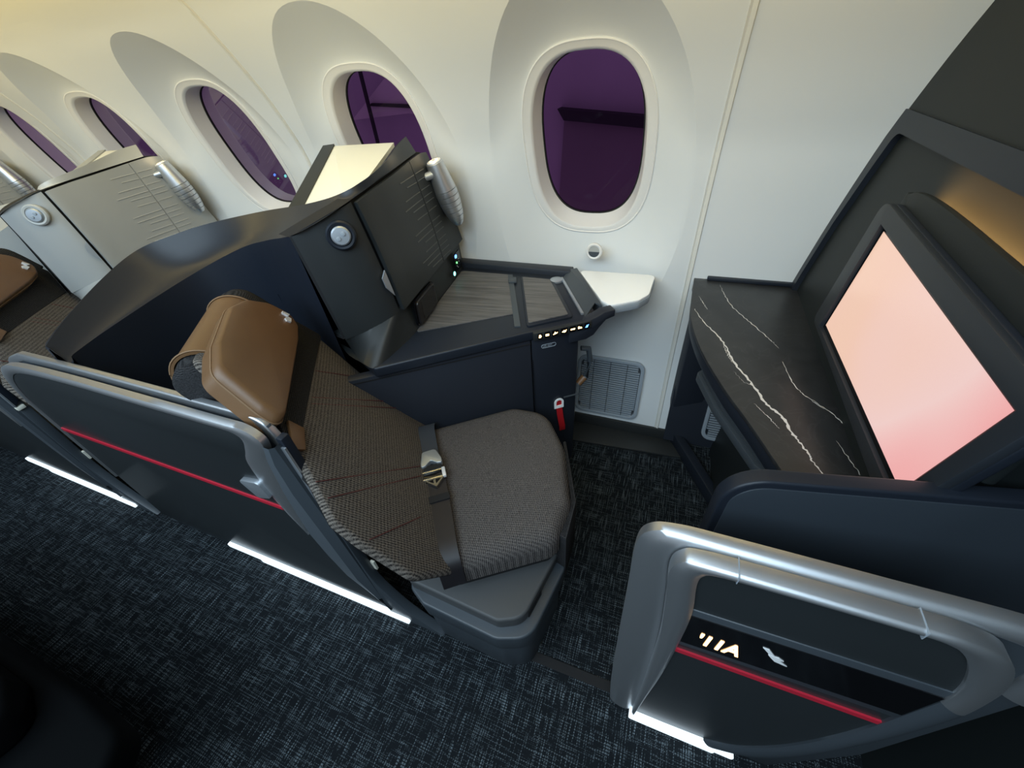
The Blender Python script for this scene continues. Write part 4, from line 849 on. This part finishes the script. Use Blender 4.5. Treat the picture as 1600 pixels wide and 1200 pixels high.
pi2 = smooth2([(.040, .03), (.040, .19), (.040, .42), (.030, .60), (.018, .725), (.010, .765), (.020, .800), (.06, .808), (.22, .810), (.31, .806), (.35, .79), (.37, .75), (.375, .69)], 5)
bm = new_bm(); prism(bm, [(-.018, 0.0)]+[(p[0]*.97+.004, p[1]-.006) for p in po]+[(.40, .3), (.34, 0.0)], -1.000, -.990, FY); finish('core', bm, M_post, t, bevel=.002)
bm = new_bm(); rband(bm, po, pi2, -.988, -1.001, -.010, FY); orl = finish('outer_rail', bm, M_alu, t, smooth=50)
cutA = 13*5+3
bm = new_bm(); rband(bm, fo[:cutA], fi[:cutA], 0.0, -.018, -.006, FYL); fr1 = finish('front_frame', bm, M_alu, t, smooth=50)
bm = new_bm(); rband(bm, fo[cutA-1:], fi[cutA-1:], 0.0, -.018, -.006, FYL); finish('lower_sweep', bm, M_post, t, smooth=50)
for xx in (.066, .236):
    bm = new_bm(); box(bm, (xx, .8185, -.0243), (xx+.0010, .8328, .002), FYL); finish('frame_joint', bm, M_vent, fr1, smooth=0)
bm = new_bm(); prism(bm, fi, -.0140, -.003, FYL); finish('skin', bm, M_panel, t, smooth=0)
bm = new_bm(); prism(bm, [(.046, .566), (.322, .576), (.323, .704), (.043, .700)], -.0165, -.013, FYL); finish('display_surround', bm, M_post, t, bevel=.002)
bm = new_bm(); prism(bm, [(.046, .583), (.321, .596), (.322, .686), (.044, .683)], -.0180, -.0155, FYL); ds = finish('display_glass', bm, M_black, t, smooth=0)
FN = Fr(FYL(.066, .602, -.0182), FYL.x, (0.018, -.0163, 1), -FYL.z)
text_mesh('seat_number', "'11A", .050, FN, .0004, M_num, ds, 0.0, .0006, sx=.62)
for sh in ([(.1396, .662), (.1478, .6614), (.1593, .6452), (.1508, .6482)], [(.1507, .6452), (.1638, .6454), (.1712, .6400), (.1662, .6377), (.1792, .6265), (.1628, .6300), (.1555, .6385)]):
    bm = new_bm(); prism(bm, sh, -.0192, -.0175, FYL); finish('white_emblem', bm, M_white, ds, smooth=0)
bm = new_bm(); box(bm, (.047, .533, -.0170), (.322, .545, -.013), FYL); finish('red_stripe', bm, M_red, t, smooth=0)
bm = new_bm(); prism(bm, rpoly([(.034, .046), (.256, .046), (.256, .066), (.034, .066)], .006, 3), -1.027, -1.010, FY); finish('light_strip', bm, M_led, t, bevel=.002)
bm = new_bm(); prism(bm, rpoly([(.030, .012), (.224, .012), (.224, .032), (.030, .032)], .006, 3), -1.023, -1.002, FY); finish('light_strip', bm, M_led, t, bevel=.002)
# --- shadowed corner of the centre suite across the aisle
t = thing('centre_suite_corner', 'black corner of the centre suite across the aisle, bottom left', 'seat', (-1.1, -1.7, 0))
M_ctr = mat('centre_suite_black', (.002, .0025, .003), .7, spec=.04)
bm = new_bm(); prism(bm, rpoly([(-2.2, -1.45), (-1.02, -1.432), (-.875, -1.442), (-.845, -1.485), (-.87, -1.62), (-2.2, -1.62)], [0, .08, .05, .04, .04, 0], 6), .31, .395, FZ); finish('armrest_cap', bm, M_ctr, t, bevel=.02, seg=4)
bm = new_bm(); prism(bm, [(-2.2, -1.53), (-1.06, -1.53), (-1.00, -1.62), (-2.2, -1.62)], 0.0, .315, FZ, [(-2.2, -1.50), (-.98, -1.50), (-.95, -1.62), (-2.2, -1.62)]); finish('base', bm, M_ctr, t, bevel=.01)
bm = new_bm(); prism(bm, rpoly([(-2.2, -1.47), (-1.12, -1.462), (-1.03, -1.495), (-1.06, -1.60), (-2.2, -1.60)], [0, .04, .04, .04, 0], 6), .39, .47, FZ); finish('step', bm, M_ctr, t, bevel=.015, seg=3)
